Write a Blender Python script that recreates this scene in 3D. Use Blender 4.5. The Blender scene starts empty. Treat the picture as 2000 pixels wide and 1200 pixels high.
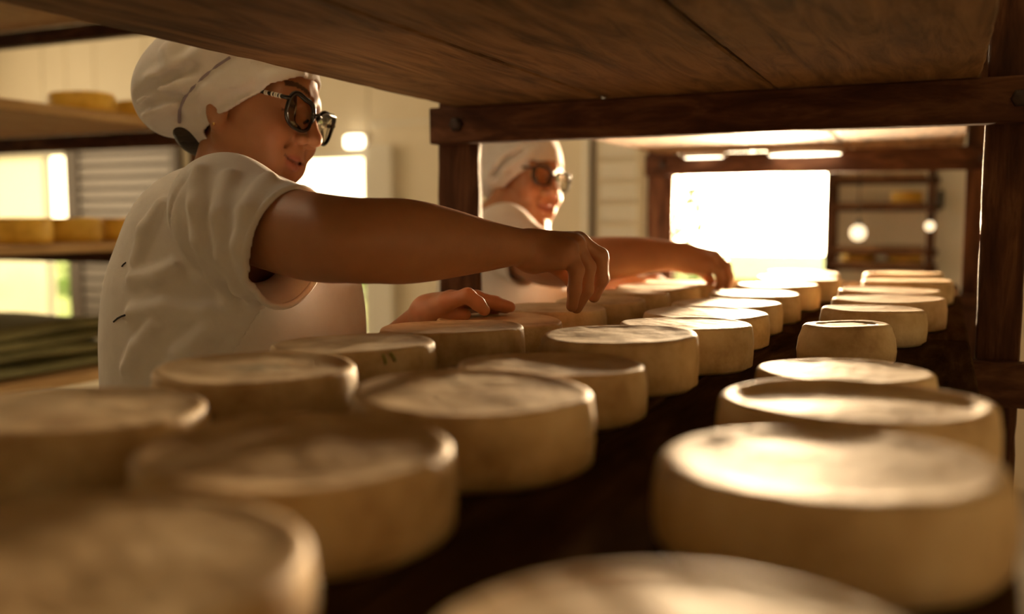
import bpy, bmesh, math, random
import numpy as np
from mathutils import Vector, Matrix

# ------------------------------------------------------------------ camera, light, exposure
SC = bpy.context.scene
COL = SC.collection
CAMZ = 1.28          # lens height above the floor (m)
F = 1850.0           # focal length in pixels of the 2000 x 1200 frame
HOR, VPX = 430.0, 1845.0
S = 0.75             # metres per layout unit (a cheese is 0.25 units wide)
_p = math.atan2(600 - HOR, F)
UPC = np.array([0, math.cos(_p), -math.sin(_p)])
_v = np.array([(VPX - 1000) / F, (600 - HOR) / F, 1.0])
_Y = _v - UPC * (_v @ UPC); _Y /= np.linalg.norm(_Y)
_X = np.array([_Y[2] * UPC[1] - _Y[1] * UPC[2], _Y[0] * UPC[2] - _Y[2] * UPC[0], _Y[1] * UPC[0] - _Y[0] * UPC[1]])
if _X[0] < 0: _X = -_X
ROT = np.stack([_X, _Y, UPC])           # camera (right, up, forward) -> world
C0 = np.array([0, 0, CAMZ])

def ray(px, py): return ROT @ np.array([(px - 1000) / F, (600 - py) / F, 1.0])
def at(px, py, d): return C0 + ray(px, py) * d                       # at a depth in metres
def at_y(px, py, y): r = ray(px, py); return C0 + r * (y / r[1])      # on a wall
def at_z(px, py, z): r = ray(px, py); return C0 + r * ((z - CAMZ) / r[2])
def at_x(px, py, x): r = ray(px, py); return C0 + r * (x / r[0])
def proj(P):
    c = ROT.T @ (np.asarray(P, float) - C0)
    return 1000 + F * c[0] / c[2], 600 - F * c[1] / c[2], c[2]
def U(x, y, z): return np.array([x * S, y * S, z * S + CAMZ])

cam_d = bpy.data.cameras.new('camera'); cam = bpy.data.objects.new('camera', cam_d); COL.objects.link(cam)
cam_d.sensor_width = 36.0; cam_d.lens = 36.0 * F / 2000.0; cam_d.clip_start = 0.02
mw = Matrix.Identity(4)
for i in range(3):
    mw[i][0] = ROT[i, 0]; mw[i][1] = ROT[i, 1]; mw[i][2] = -ROT[i, 2]; mw[i][3] = C0[i]
cam.matrix_world = mw
cam_d.dof.use_dof = True; cam_d.dof.focus_distance = 1.22; cam_d.dof.aperture_fstop = 2.1
SC.camera = cam
SC.view_settings.view_transform = 'Standard'; SC.view_settings.look = 'None'
SC.view_settings.gamma = 1.0; SC.view_settings.use_curve_mapping = False
SC.view_settings.exposure = 0.22
SC.cycles.use_denoising = True
SC.cycles.max_bounces = 8; SC.cycles.diffuse_bounces = 5; SC.cycles.glossy_bounces = 3
SC.cycles.transparent_max_bounces = 12; SC.cycles.transmission_bounces = 6
SC.cycles.sample_clamp_indirect = 6.0; SC.cycles.caustics_reflective = False; SC.cycles.caustics_refractive = False

world = bpy.data.worlds.new('sky'); SC.world = world; world.use_nodes = True
bg = world.node_tree.nodes['Background']
SKY, GLOW, GPOW = 6.5, 30.0, 26.0

SUN_AZ, SUN_EL = math.radians(-5.5), math.radians(5.6)
sun_d = bpy.data.lights.new('sun', 'SUN'); sun = bpy.data.objects.new('sun', sun_d); COL.objects.link(sun)
sun_d.energy = 3.8; sun_d.angle = math.radians(1.6); sun_d.color = (1.0, 0.74, 0.46)
sd = Vector((math.sin(SUN_AZ) * math.cos(SUN_EL), math.cos(SUN_AZ) * math.cos(SUN_EL), math.sin(SUN_EL)))
sun.rotation_euler = sd.to_track_quat('Z', 'Y').to_euler()
sun.location = (-3, 12, 3)
# hazy low-sun sky: an even warm sky with a broad glow round the sun
wn = world.node_tree; tcw = wn.nodes.new('ShaderNodeTexCoord')
dt = wn.nodes.new('ShaderNodeVectorMath'); dt.operation = 'DOT_PRODUCT'; dt.inputs[1].default_value = sd
mxw = wn.nodes.new('ShaderNodeMath'); mxw.operation = 'MAXIMUM'; mxw.inputs[1].default_value = 0.0
pw = wn.nodes.new('ShaderNodeMath'); pw.operation = 'POWER'; pw.inputs[1].default_value = GPOW
ma = wn.nodes.new('ShaderNodeMath'); ma.operation = 'MULTIPLY_ADD'; ma.inputs[1].default_value = GLOW; ma.inputs[2].default_value = SKY
wn.links.new(tcw.outputs['Generated'], dt.inputs[0]); wn.links.new(dt.outputs['Value'], mxw.inputs[0]); wn.links.new(mxw.outputs[0], pw.inputs[0])
wn.links.new(pw.outputs[0], ma.inputs[0]); wn.links.new(ma.outputs[0], bg.inputs['Strength'])
bg.inputs['Color'].default_value = (1.0, 0.77, 0.46, 1)

# ------------------------------------------------------------------ helpers
def new_mat(name):
    m = bpy.data.materials.new(name); m.use_nodes = True
    nt = m.node_tree; b = nt.nodes['Principled BSDF']; return m, nt, b
def sock(nt, a, b): nt.links.new(a, b)

def plain(name, col, rough=0.6, metal=0.0, spec=0.5):
    m, nt, b = new_mat(name)
    b.inputs['Base Color'].default_value = (*col, 1); b.inputs['Roughness'].default_value = rough
    b.inputs['Metallic'].default_value = metal; b.inputs['Specular IOR Level'].default_value = spec
    return m

def noisy(name, cols, scale=8.0, stretch=(1, 1, 1), rough=0.6, bump=0.2, bscale=None, detail=6.0, spec=0.3, sss=0.0,
          sss_rad=(1, .5, .25), sss_scale=0.01, vary=0.0, distortion=0.0, bdist=0.004):
    """procedural material: colour ramp over a stretched noise, with noise relief"""
    m, nt, b = new_mat(name); N = nt.nodes
    tc = N.new('ShaderNodeTexCoord'); mp = N.new('ShaderNodeMapping'); mp.inputs['Scale'].default_value = stretch
    oi = N.new('ShaderNodeObjectInfo'); ad = N.new('ShaderNodeVectorMath'); ad.operation = 'ADD'
    ml = N.new('ShaderNodeVectorMath'); ml.operation = 'SCALE'; ml.inputs[0].default_value = (13, 7, 5)
    sock(nt, oi.outputs['Random'], ml.inputs['Scale'])
    sock(nt, tc.outputs['Object'], ad.inputs[0]); sock(nt, ml.outputs[0], ad.inputs[1]); sock(nt, ad.outputs[0], mp.inputs['Vector'])
    n1 = N.new('ShaderNodeTexNoise'); n1.inputs['Scale'].default_value = scale; n1.inputs['Detail'].default_value = detail
    n1.inputs['Roughness'].default_value = 0.62; n1.inputs['Distortion'].default_value = distortion
    sock(nt, mp.outputs[0], n1.inputs['Vector'])
    cr = N.new('ShaderNodeValToRGB'); e = cr.color_ramp.elements
    lo, hi = 0.3, 0.7
    for i, c in enumerate(cols):
        t = lo + (hi - lo) * i / max(1, len(cols) - 1)
        el = e[i] if i < 2 else e.new(t)
        el.position = t; el.color = (*c, 1)
    sock(nt, n1.outputs['Fac'], cr.inputs['Fac'])
    out = cr.outputs['Color']
    if vary:
        hs = N.new('ShaderNodeHueSaturation'); mr = N.new('ShaderNodeMapRange')
        mr.inputs['To Min'].default_value = 1 - vary; mr.inputs['To Max'].default_value = 1 + vary
        sock(nt, oi.outputs['Random'], mr.inputs['Value']); sock(nt, mr.outputs[0], hs.inputs['Value'])
        sock(nt, out, hs.inputs['Color']); out = hs.outputs['Color']
    sock(nt, out, b.inputs['Base Color'])
    b.inputs['Roughness'].default_value = rough; b.inputs['Specular IOR Level'].default_value = spec
    if sss:
        b.inputs['Subsurface Weight'].default_value = sss; b.inputs['Subsurface Radius'].default_value = sss_rad
        b.inputs['Subsurface Scale'].default_value = sss_scale
    if bump:
        n2 = N.new('ShaderNodeTexNoise'); n2.inputs['Scale'].default_value = bscale or scale * 3; n2.inputs['Detail'].default_value = 6
        sock(nt, mp.outputs[0], n2.inputs['Vector'])
        bp = N.new('ShaderNodeBump'); bp.inputs['Strength'].default_value = bump; bp.inputs['Distance'].default_value = bdist
        sock(nt, n2.outputs['Fac'], bp.inputs['Height']); sock(nt, bp.outputs[0], b.inputs['Normal'])
    return m

M = {}
M['wood_board'] = noisy('aged_board', [(.06, .028, .010), (.19, .10, .04), (.30, .17, .075)], 5, (5, .7, 5), .75, .5, 22, detail=9, distortion=1.2)
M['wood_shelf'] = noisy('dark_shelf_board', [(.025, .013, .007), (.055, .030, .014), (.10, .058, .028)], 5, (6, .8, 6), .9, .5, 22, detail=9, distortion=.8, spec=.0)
M['wood_beam'] = noisy('dark_beam', [(.025, .010, .006), (.075, .030, .015), (.16, .075, .036)], 6, (1.2, 5, 5), .6, .6, 25, detail=9, distortion=.6, spec=.12)
M['wood_post'] = noisy('dark_post', [(.025, .010, .006), (.080, .032, .016), (.17, .080, .038)], 6, (6, 6, .8), .6, .6, 25, detail=9, distortion=.6, spec=.12)
M['wood_light'] = noisy('ochre_board', [(.30, .16, .06), (.46, .28, .12), (.55, .36, .17)], 5, (5, .7, 5), .7, .4, 22, detail=8, distortion=.8)
M['lamp_metal'] = plain('lamp_metal', (.55, .52, .48), .35, .9)
M['iron'] = plain('bolt_iron', (.05, .035, .03), .5, .8)
M['rind'] = noisy('cream_rind', [(.40, .25, .11), (.66, .48, .26), (.80, .64, .40)], 16, (1, 1, 1), .62, .45, 70, detail=8, sss=.12, sss_rad=(1, .7, .35), sss_scale=.012, vary=.05, bdist=.0035)
M['rind_stamped'] = None
M['rind_amber'] = noisy('amber_rind', [(.56, .30, .03), (.78, .47, .06), (.86, .58, .12)], 12, (1, 1, 1), .5, .3, 60, sss=.1, sss_scale=.01, vary=.1)
M['rind_orange'] = noisy('orange_rind', [(.62, .34, .08), (.72, .50, .22), (.80, .66, .42)], 9, (1, 1, 1), .55, .4, 60, sss=.1, sss_scale=.01)
M['wall'] = noisy('cream_panel', [(.77, .69, .55), (.81, .73, .59)], 3, (1, 1, 1), .45, .03, 30)
M['white'] = plain('white_paint', (.80, .77, .70), .4)
M['grey_metal'] = plain('grey_slat', (.24, .21, .19), .45, .3)
M['dark_frame'] = plain('dark_frame', (.12, .09, .07), .5)
M['floor'] = noisy('grey_floor', [(.30, .27, .23), (.38, .34, .29)], 6, (1, 1, 1), .5, .15, 40)
M['ceiling'] = noisy('ceiling_panel', [(.70, .66, .56), (.74, .70, .60)], 3, (1, 1, 1), .6, .03, 30)
M['black'] = plain('black_plastic', (.012, .010, .010), .18, 0, .6)
M['gold'] = plain('gold', (.85, .55, .2), .25, 1)
M['cotton'] = noisy('white_cotton', [(.74, .70, .68), (.80, .77, .75)], 30, (1, 1, 1), .85, .15, 160, spec=.15, sss=.15, sss_rad=(1, .7, .5), sss_scale=.012, bdist=.002)
M['hat'] = noisy('white_cap_cotton', [(.75, .71, .71), (.82, .79, .79)], 30, (1, 1, 1), .85, .15, 160, spec=.15, sss=.2, sss_rad=(1, .7, .5), sss_scale=.012, bdist=.002)
M['navy'] = noisy('work_trousers', [(.60, .58, .56), (.68, .66, .63)], 20, (1, 1, 1), .9, .1, 90)
M['shoe'] = plain('white_clog', (.7, .68, .64), .5)
M['hair'] = noisy('dark_hair', [(.012, .008, .006), (.05, .03, .018)], 20, (1, 1, 6), .5, .6, 120, spec=.4)
M['olive_mark'] = plain('dull_olive_mark', (.22, .26, .05), .8)
M['ink'] = plain('thin_dark_print', (.03, .025, .03), .8)
M['leaf'] = noisy('green_leaf', [(.06, .13, .03), (.16, .26, .06)], 4, (1, 1, 1), .5, 0, sss=0, vary=.2)
M['bark'] = noisy('bark', [(.06, .04, .025), (.14, .10, .06)], 12, (4, 4, 1), .9, .6, 30)
M['grass'] = noisy('lawn', [(.08, .13, .03), (.18, .24, .07)], 2, (1, 1, 1), .9, .3, 20)
M['tarp'] = noisy('olive_cloth', [(.13, .12, .05), (.28, .26, .12)], 5, (1, 1, 1), .8, .3, 40)

def lamp_mat(name, col, strength):
    m, nt, b = new_mat(name)
    b.inputs['Base Color'].default_value = (*col, 1)
    b.inputs['Emission Color'].default_value = (*col, 1); b.inputs['Emission Strength'].default_value = strength
    return m
M['fill_tube_dim'] = lamp_mat('dim_fill_tube', (1, .78, .50), 13.0)
M['fill_tube'] = lamp_mat('lit_fill_tube', (1, .76, .44), 11.5)
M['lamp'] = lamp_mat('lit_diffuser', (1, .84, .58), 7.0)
M['filament'] = lamp_mat('lit_filament', (1, .8, .5), 60.0)
M['bulb'] = lamp_mat('lit_bulb', (1, .78, .48), 1.6)

def glass_mat(name, tint, gloss):
    m = bpy.data.materials.new(name); m.use_nodes = True; nt = m.node_tree; nt.nodes.clear()
    o = nt.nodes.new('ShaderNodeOutputMaterial'); tr = nt.nodes.new('ShaderNodeBsdfTransparent'); gl = nt.nodes.new('ShaderNodeBsdfGlossy')
    fr = nt.nodes.new('ShaderNodeLayerWeight'); fr.inputs['Blend'].default_value = .12
    ml = nt.nodes.new('ShaderNodeMath'); ml.operation = 'MULTIPLY'; ml.inputs[1].default_value = gloss
    mx = nt.nodes.new('ShaderNodeMixShader'); tr.inputs['Color'].default_value = (*tint, 1)
    gl.inputs['Roughness'].default_value = 0.03
    nt.links.new(fr.outputs[0], ml.inputs[0]); nt.links.new(ml.outputs[0], mx.inputs['Fac'])
    nt.links.new(tr.outputs[0], mx.inputs[1]); nt.links.new(gl.outputs[0], mx.inputs[2]); nt.links.new(mx.outputs[0], o.inputs['Surface'])
    return m
M['pane'] = glass_mat('window_glass', (.96, .96, .92), .8)
M['bulb_clear'] = glass_mat('bulb_glass', (1, .97, .92), .5)
M['lens'] = glass_mat('spectacle_lens', (.93, .90, .84), .9)
def frosted():
    m = bpy.data.materials.new('frosted_sheet'); m.use_nodes = True; nt = m.node_tree; nt.nodes.clear()
    o = nt.nodes.new('ShaderNodeOutputMaterial'); t = nt.nodes.new('ShaderNodeBsdfTranslucent'); d = nt.nodes.new('ShaderNodeBsdfDiffuse')
    mx = nt.nodes.new('ShaderNodeMixShader'); mx.inputs[0].default_value = .45
    t.inputs['Color'].default_value = (.86, .86, .78, 1); d.inputs['Color'].default_value = (.7, .65, .5, 1)
    nt.links.new(t.outputs[0], mx.inputs[1]); nt.links.new(d.outputs[0], mx.inputs[2]); nt.links.new(mx.outputs[0], o.inputs['Surface'])
    return m
M['frosted'] = frosted()

def tag(o, label=None, cat=None, group=None, kind=None):
    if label: o['label'] = label
    if cat: o['category'] = cat
    if group: o['group'] = group
    if kind: o['kind'] = kind
    return o
def link(name, me, mat, parent=None, loc=None):
    o = bpy.data.objects.new(name, me); COL.objects.link(o)
    if mat is not None and len(me.materials) == 0: me.materials.append(mat)
    if loc is not None: o.location = loc
    if parent is not None: o.parent = parent
    return o
def empty(name, loc=(0, 0, 0)):
    o = bpy.data.objects.new(name, None); COL.objects.link(o); o.location = loc; o.empty_display_size = .1; return o
def pydata(name, v, f, smooth=False):
    me = bpy.data.meshes.new(name); me.from_pydata([tuple(map(float, p)) for p in v], [], [tuple(map(int, q)) for q in f]); me.update()
    if smooth: me.polygons.foreach_set('use_smooth', [True] * len(me.polygons))
    return me
def box_mesh(name, lo, hi, bev=0.0, seg=1):
    bm = bmesh.new(); bmesh.ops.create_cube(bm, size=1.0)
    c = [(a + b) / 2 for a, b in zip(lo, hi)]; d = [abs(b - a) for a, b in zip(lo, hi)]
    bmesh.ops.scale(bm, vec=d, verts=bm.verts); bmesh.ops.translate(bm, vec=c, verts=bm.verts)
    if bev: bmesh.ops.bevel(bm, geom=bm.edges[:], offset=min(bev, min(d) * .45), segments=seg, affect='EDGES', profile=.6)
    me = bpy.data.meshes.new(name); bm.to_mesh(me); bm.free(); return me
def box(name, lo, hi, mat, parent=None, bev=0.003):
    """axis-aligned box; the object's origin sits at its own centre"""
    c = np.array([(a + b) / 2 for a, b in zip(lo, hi)]); h = np.array([abs(b - a) / 2 for a, b in zip(lo, hi)])
    base = np.zeros(3) if parent is None else np.array(parent_origin(parent))
    return link(name, box_mesh(name, -h, h, bev), mat, parent, c - base)
def parent_origin(p):
    v = np.array(p.location)
    while p.parent is not None: p = p.parent; v = v + np.array(p.location)
    return v
def rough_board(name, lo, hi, mat, parent, seed, axis=1, wob=.002):
    """sawn plank with an uneven, slightly chipped edge"""
    rng = np.random.RandomState(seed); c = (np.array(lo) + hi) / 2; h = (np.array(hi) - lo) / 2
    L = h[axis] * 2; n = max(6, int(L / .025)); oth = [a for a in range(3) if a != axis]
    ring = [(-1, -1), (1, -1), (1, 1), (-1, 1)]; b = .003
    prof = []
    for (u, w) in ring:          # chamfered corners
        if u * w > 0: prof += [(u, w, u, 0), (u, w, 0, w)] if False else []
    pts = [(-h[oth[0]] + b, -h[oth[1]]), (h[oth[0]] - b, -h[oth[1]]), (h[oth[0]], -h[oth[1]] + b), (h[oth[0]], h[oth[1]] - b),
           (h[oth[0]] - b, h[oth[1]]), (-h[oth[0]] + b, h[oth[1]]), (-h[oth[0]], h[oth[1]] - b), (-h[oth[0]], -h[oth[1]] + b)]
    v = []; f = []
    sm = np.convolve(rng.randn(n + 9), np.ones(5) / 5, 'same')[4:n + 5] * wob
    sn = np.convolve(rng.randn(n + 9), np.ones(5) / 5, 'same')[4:n + 5] * wob
    for i in range(n + 1):
        t = -h[axis] + L * i / n
        for k, (u, w) in enumerate(pts):
            q = [0, 0, 0]; q[axis] = t
            ch = rng.rand() ** 6 * wob * 1.6
            q[oth[0]] = u + (sm[i] if u > 0 else sn[i]) - math.copysign(ch, u); q[oth[1]] = w - math.copysign(ch * .4, w)
            v.append(q)
    for i in range(n):
        for k in range(8):
            a = i * 8 + k; b2 = i * 8 + (k + 1) % 8; q = (a, b2, b2 + 8, a + 8)
            f.append(q)
    f.append(tuple(range(7, -1, -1))); f.append(tuple(n * 8 + k for k in range(8)))
    me = pydata(name, v, f)
    bm = bmesh.new(); bm.from_mesh(me); bmesh.ops.recalc_face_normals(bm, faces=bm.faces[:]); bm.to_mesh(me); bm.free()
    return link(name, me, mat, parent, c - parent_origin(parent))
def tube_mesh(name, pts, rad, seg=8, closed=False):
    P = [Vector(p) for p in pts]; n = len(P); v = []; f = []
    if not hasattr(rad, '__len__'): rad = [rad] * n
    up = None
    for i in range(n):
        a = P[(i - 1) % n] if (closed or i > 0) else P[i]; b = P[(i + 1) % n] if (closed or i < n - 1) else P[i]
        t = (b - a).normalized()
        if up is None: up = t.orthogonal().normalized()
        up = (up - t * up.dot(t)).normalized(); w = t.cross(up)
        for k in range(seg):
            a2 = 2 * math.pi * k / seg; v.append(P[i] + (up * math.cos(a2) + w * math.sin(a2)) * rad[i])
    m = n if closed else n - 1
    for i in range(m):
        for k in range(seg):
            a = i * seg + k; b = i * seg + (k + 1) % seg; c = ((i + 1) % n) * seg + (k + 1) % seg; d = ((i + 1) % n) * seg + k
            f.append((a, b, c, d))
    if not closed:
        f.append(tuple(range(seg - 1, -1, -1))); f.append(tuple((n - 1) * seg + k for k in range(seg)))
    return pydata(name, v, f, True)
def lathe_mesh(name, prof, seg=40, noise=None):
    v = []; f = []; n = len(prof)
    for j, (r, z) in enumerate(prof):
        for k in range(seg):
            a = 2 * math.pi * k / seg; x, y = r * math.cos(a), r * math.sin(a); q = (x, y, z)
            v.append(noise(q, a, j) if noise else q)
    for j in range(n - 1):
        for k in range(seg):
            f.append((j * seg + k, j * seg + (k + 1) % seg, (j + 1) * seg + (k + 1) % seg, (j + 1) * seg + k))
    f.append(tuple(range(seg - 1, -1, -1))); f.append(tuple((n - 1) * seg + k for k in range(seg)))
    return pydata(name, v, f, True)

#@@PART structure
# ------------------------------------------------------------------ the room
WY = 5.0                                   # far wall
XL, XR, YB, ZC = -6.9, 1.3, -2.2, 2.75
floor = box('floor', (XL, YB, -.1), (XR, WY + .12, 0), M['floor'], bev=0); tag(floor, kind='structure')
ceil = box('ceiling', (XL, YB, ZC), (XR, WY + .12, ZC + .1), M['ceiling'], bev=0); tag(ceil, kind='structure')
wall_l = empty('wall_left', (XL, 0, 0)); tag(wall_l, kind='structure')
for (y0, y1, z0, z1) in ((YB, WY + .12, 0, .8), (YB, WY + .12, 2.3, ZC), (YB, 1.9, .8, 2.3), (3.9, WY + .12, .8, 2.3)):
    box('wall_panel', (XL - .1, y0, z0), (XL, y1, z1), M['wall'], wall_l, 0)
wall_r = box('wall_right', (XR, YB, 0), (XR + .1, WY + .12, ZC), M['wall'], bev=0); tag(wall_r, kind='structure')
wall_f = box('wall_front', (XL, YB - .1, 0), (XR, YB, ZC), M['wall'], bev=0); tag(wall_f, kind='structure')

def wx(px): return at_y(px, 430, WY)[0]
def wz(px, py): return at_y(px, py, WY)[2]
D3 = (wx(1264), wx(1622), 0.02, 1.95)       # open doorway
W2 = (wx(545), wx(722), 0.55, wz(700, 297))  # bright window behind the first woman
W1 = (wx(-160), wx(140), 0.45, wz(100, 296))  # window behind the left rack
wall_b = empty('wall_back', (0, WY, 0)); tag(wall_b, kind='structure')
# cream sandwich panels, each one a piece, notched round the openings
edges = [XL]
x = XR
cuts = sorted({round(v, 4) for v in [XL, wx(-160), wx(95), wx(140), wx(195), wx(292), wx(400), wx(545), wx(722), wx(900), wx(1060), wx(1165), wx(1264), wx(1622), wx(1820), wx(1900), XR]})
for a, b in zip(cuts[:-1], cuts[1:]):
    mid = (a + b) / 2; spans = [(0, ZC)]
    for o in (D3, W2, W1):
        if o[0] - .001 < mid < o[1] + .001:
            spans = [(0, o[2]), (o[3], ZC)]
    for z0, z1 in spans:
        if z1 - z0 > .03:
            box('wall_panel', (a + .002, WY, z0), (b - .002, WY + .1, z1), M['wall'], wall_b, .004)
            box('panel_joint', (a - .006, WY + .03, z0), (a + .006, WY + .09, z1), M['white'], wall_b, 0)

def window(n, o, frame=.035, glass=True, mull=0):
    w = empty('window_%d' % n, ((o[0] + o[1]) / 2, WY, o[2])); tag(w, kind='structure')
    y0, y1 = WY - .015, WY + .07
    box('window_frame', (o[0], y0, o[2]), (o[0] + frame, y1, o[3]), M['white'], w)
    box('window_frame', (o[1] - frame, y0, o[2]), (o[1], y1, o[3]), M['white'], w)
    box('window_frame', (o[0] + frame, y0, o[3] - frame), (o[1] - frame, y1, o[3]), M['white'], w)
    box('window_sill', (o[0] - .03, y0 - .05, o[2] - .03), (o[1] + .03, y1, o[2] + .012), M['white'], w)
    for k in range(mull):
        xm = o[0] + (o[1] - o[0]) * (k + 1) / (mull + 1)
        box('mullion', (xm - .018, y0 + .01, o[2] + .012), (xm + .018, y1 - .02, o[3] - frame), M['white'], w)
    if glass:
        k = mull + 1
        for i in range(k):
            a = o[0] + (o[1] - o[0]) * i / k; b = o[0] + (o[1] - o[0]) * (i + 1) / k
            box('pane', (a + .018, WY + .03, o[2] + .012), (b - .018, WY + .034, o[3] - frame), M['pane'], w, 0)
    return w
win2 = window(2, W2)
win1 = window(1, W1, glass=False)
xs = wx(88)
box('lit_wall_sheet', (W1[0] + .03, WY + .03, W1[2] + .012), (xs, WY + .036, W1[3] - .03), M['frosted'], win1, 0)  # translucent sheet standing in for a brightly lit stretch of wall
box('mullion', (xs, WY - .005, W1[2]), (xs + .03, WY + .05, W1[3]), M['white'], win1)
box('pane', (xs + .03, WY + .03, W1[2] + .012), (W1[1] - .03, WY + .034, W1[3] - .03), M['pane'], win1, 0)
# doorway lining
door3 = empty('door_1', ((D3[0] + D3[1]) / 2, WY, 0)); tag(door3, kind='structure')
box('door_jamb', (D3[0], WY - .02, 0), (D3[0] + .025, WY + .11, D3[3]), M['white'], door3)
box('door_jamb', (D3[1] - .025, WY - .02, 0), (D3[1], WY + .11, D3[3]), M['white'], door3)
box('door_head', (D3[0] + .025, WY - .02, D3[3] - .03), (D3[1] - .025, WY + .11, D3[3]), M['white'], door3)
box('threshold', (D3[0] + .025, WY - .02, 0), (D3[1] - .025, WY + .12, .03), M['grey_metal'], door3)
# white door leaf with black lever on the right of the far rack
d2 = empty('door_2', ((wx(1826) + wx(1895)) / 2, WY - .02, 0)); tag(d2, kind='structure')
box('door_leaf', (wx(1826), WY - .05, .01), (wx(1905), WY - .012, 2.02), M['white'], d2)
box('door_jamb', (wx(1812), WY - .07, 0), (wx(1824), WY - .005, 2.06), M['white'], d2)
hp = at_y(1838, 390, WY - .07)
box('door_handle', hp + [-.012, -.012, -.045], hp + [.012, .022, .045], M['black'], d2, .006)
# panel imitating light reflected beside the bright window; then slatted door near the pipe
leaf = empty('reflected_light_panel', (wx(750), WY - .03, 0)); tag(leaf, kind='structure')
box('door_leaf', (wx(729), WY - .055, .02), (wx(773), WY - .02, wz(750, 284)), M['white'], leaf)
sl = empty('door_4', (wx(1212), WY - .03, 0)); tag(sl, kind='structure')
a, b = wx(1166), wx(1258); zt = 2.0
box('door_leaf', (a, WY - .03, .02), (b, WY - .012, zt), M['wall'], sl)
for k in range(14):
    z = .35 + k * .115
    box('slat', (a + .03, WY - .048, z), (b - .03, WY - .028, z + .095), M['white'], sl, .008)
box('door_jamb', (a - .03, WY - .05, 0), (a - .004, WY - .005, zt + .03), M['dark_frame'], sl)
# white service pipe on the wall
pp = wx(1150)
pipe = link('wall_pipe', tube_mesh('wall_pipe', [(0, 0, 0), (0, 0, 1.3), (0, 0, ZC)], .028, 14), M['white'], None, (pp, WY - .03, 0))
tag(pipe, 'white vertical service pipe against the cream wall beside the slatted door', 'pipe')
# slatted shutter behind the left rack
sh = empty('louvre_shutter', (wx(255), WY - .03, .75)); tag(sh, 'grey horizontal slat shutter on the wall beside the left window', 'shutter')
a, b = wx(168), wx(348)
box('shutter_frame', (wx(143), WY - .06, .45), (a, WY - .002, 1.82), M['dark_frame'], sh)
box('shutter_frame', (b, WY - .06, .45), (b + .06, WY - .002, 1.82), M['dark_frame'], sh)
box('back_plate', (a, WY - .02, .45), (b, WY - .004, 1.82), M['dark_frame'], sh)
for k in range(17):
    z = .47 + k * .08
    o = box('slat', (a + .005, WY - .05, z), (b - .005, WY - .022, z + .062), M['grey_metal'], sh, .006)
# bulkhead lamp above the window
lp = at_y(694, 277, WY - .04); lamp = empty('bulkhead_lamp', lp); tag(lamp, 'small rectangular lit lamp fixed above the bright window', 'lamp')
box('lamp_body', lp + [-.075, .0, -.045], lp + [.075, .035, .045], M['white'], lamp, .01)
box('diffuser', lp + [-.065, -.03, -.036], lp + [.065, .002, .036], M['lamp'], lamp, .012)
trim = box('trim_1', (wx(725), WY - .012, wz(780, 243)), (wx(1140), WY - .001, wz(780, 237)), M['white'], None, .002); tag(trim, kind='structure')

# unseen ceiling lamps, added as fill light for the room
for k, (lx, ly) in enumerate(((-1.75, 3.7), (-4.6, 3.2), (-1.95, .75))):
    e = empty('ceiling_fill_lamp', (lx, ly, ZC)); tag(e, ('added ceiling fill lamp over the aisle near the far wall', 'added ceiling fill lamp beyond the aisle rack', 'added ceiling fill lamp over the aisle behind the nearer woman')[k], 'lamp')
    box('lamp_body', (lx - .06, ly - .6, ZC - .05), (lx + .06, ly + .6, ZC), M['white'], e, .006)
    box('diffuser', (lx - .05, ly - .58, ZC - .085), (lx + .05, ly + .58, ZC - .045), M['fill_tube' if k < 2 else 'fill_tube_dim'], e, .012)

# daylight portals in the openings (sampling aids for the sky light)
def portal(c, sx, sy, rot):
    l = bpy.data.lights.new('daylight_portal', 'AREA'); l.shape = 'RECTANGLE'; l.size = sx; l.size_y = sy; l.cycles.is_portal = True
    o = bpy.data.objects.new('daylight_portal', l); COL.objects.link(o); o.location = c; o.rotation_euler = rot
for q in (D3, W2, W1): portal(((q[0] + q[1]) / 2, WY + .105, (q[2] + q[3]) / 2), q[1] - q[0], q[3] - q[2], (-math.pi / 2, 0, 0))
for (y0, y1) in ((1.9, 3.9),): portal((XL - .11, (y0 + y1) / 2, 1.55), 1.5, y1 - y0, (0, -math.pi / 2, 0))

# outdoors: lawn and shrubs beyond the openings
lawn = box('ground', (-30, WY + .12, -.25), (20, 40, -.08), M['grass'], bev=0); tag(lawn, kind='structure')
def shrub(px, Y, h, w, n, seed, label):
    rng = np.random.RandomState(seed); p = at_y(px, 430, Y); base = np.array([p[0], Y, -.08])
    e = empty('shrub', base); tag(e, label, 'shrub', None)
    for k in range(3):
        t = [(rng.randn() * .03, rng.randn() * .03, 0), (rng.randn() * w * .12, rng.randn() * w * .12, h * .4), (rng.randn() * w * .3, rng.randn() * w * .3, h * .8)]
        link('stem', tube_mesh('stem', t, [.03, .022, .01], 6), M['bark'], e)
    v = []; f = []
    for i in range(n):
        d = rng.randn(3); d /= np.linalg.norm(d); r = rng.rand() ** .4
        c = np.array([d[0] * w * r, d[1] * w * r, h * .62 + d[2] * h * .38 * r])
        u = rng.randn(3); u /= np.linalg.norm(u); s = np.cross(u, rng.randn(3)); s /= np.linalg.norm(s); l = .07 + .05 * rng.rand()
        b0 = len(v); v += [c - u * l, c + s * l * .4, c + u * l, c - s * l * .4]; f.append((b0, b0 + 1, b0 + 2, b0 + 3))
    o = link('foliage', pydata('foliage', v, f), M['leaf'], e)
    tag(o, kind='stuff')
shrub(1320, 9.0, 2.3, .35, 240, 3, 'leafy green shrub outside the open doorway')
shrub(640, 9.5, 1.4, .9, 500, 4, 'low green shrub outside the bright window behind the nearer woman')
shrub(215, 9.2, .95, .8, 400, 5, 'low green shrub outside the window behind the left rack')

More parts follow.
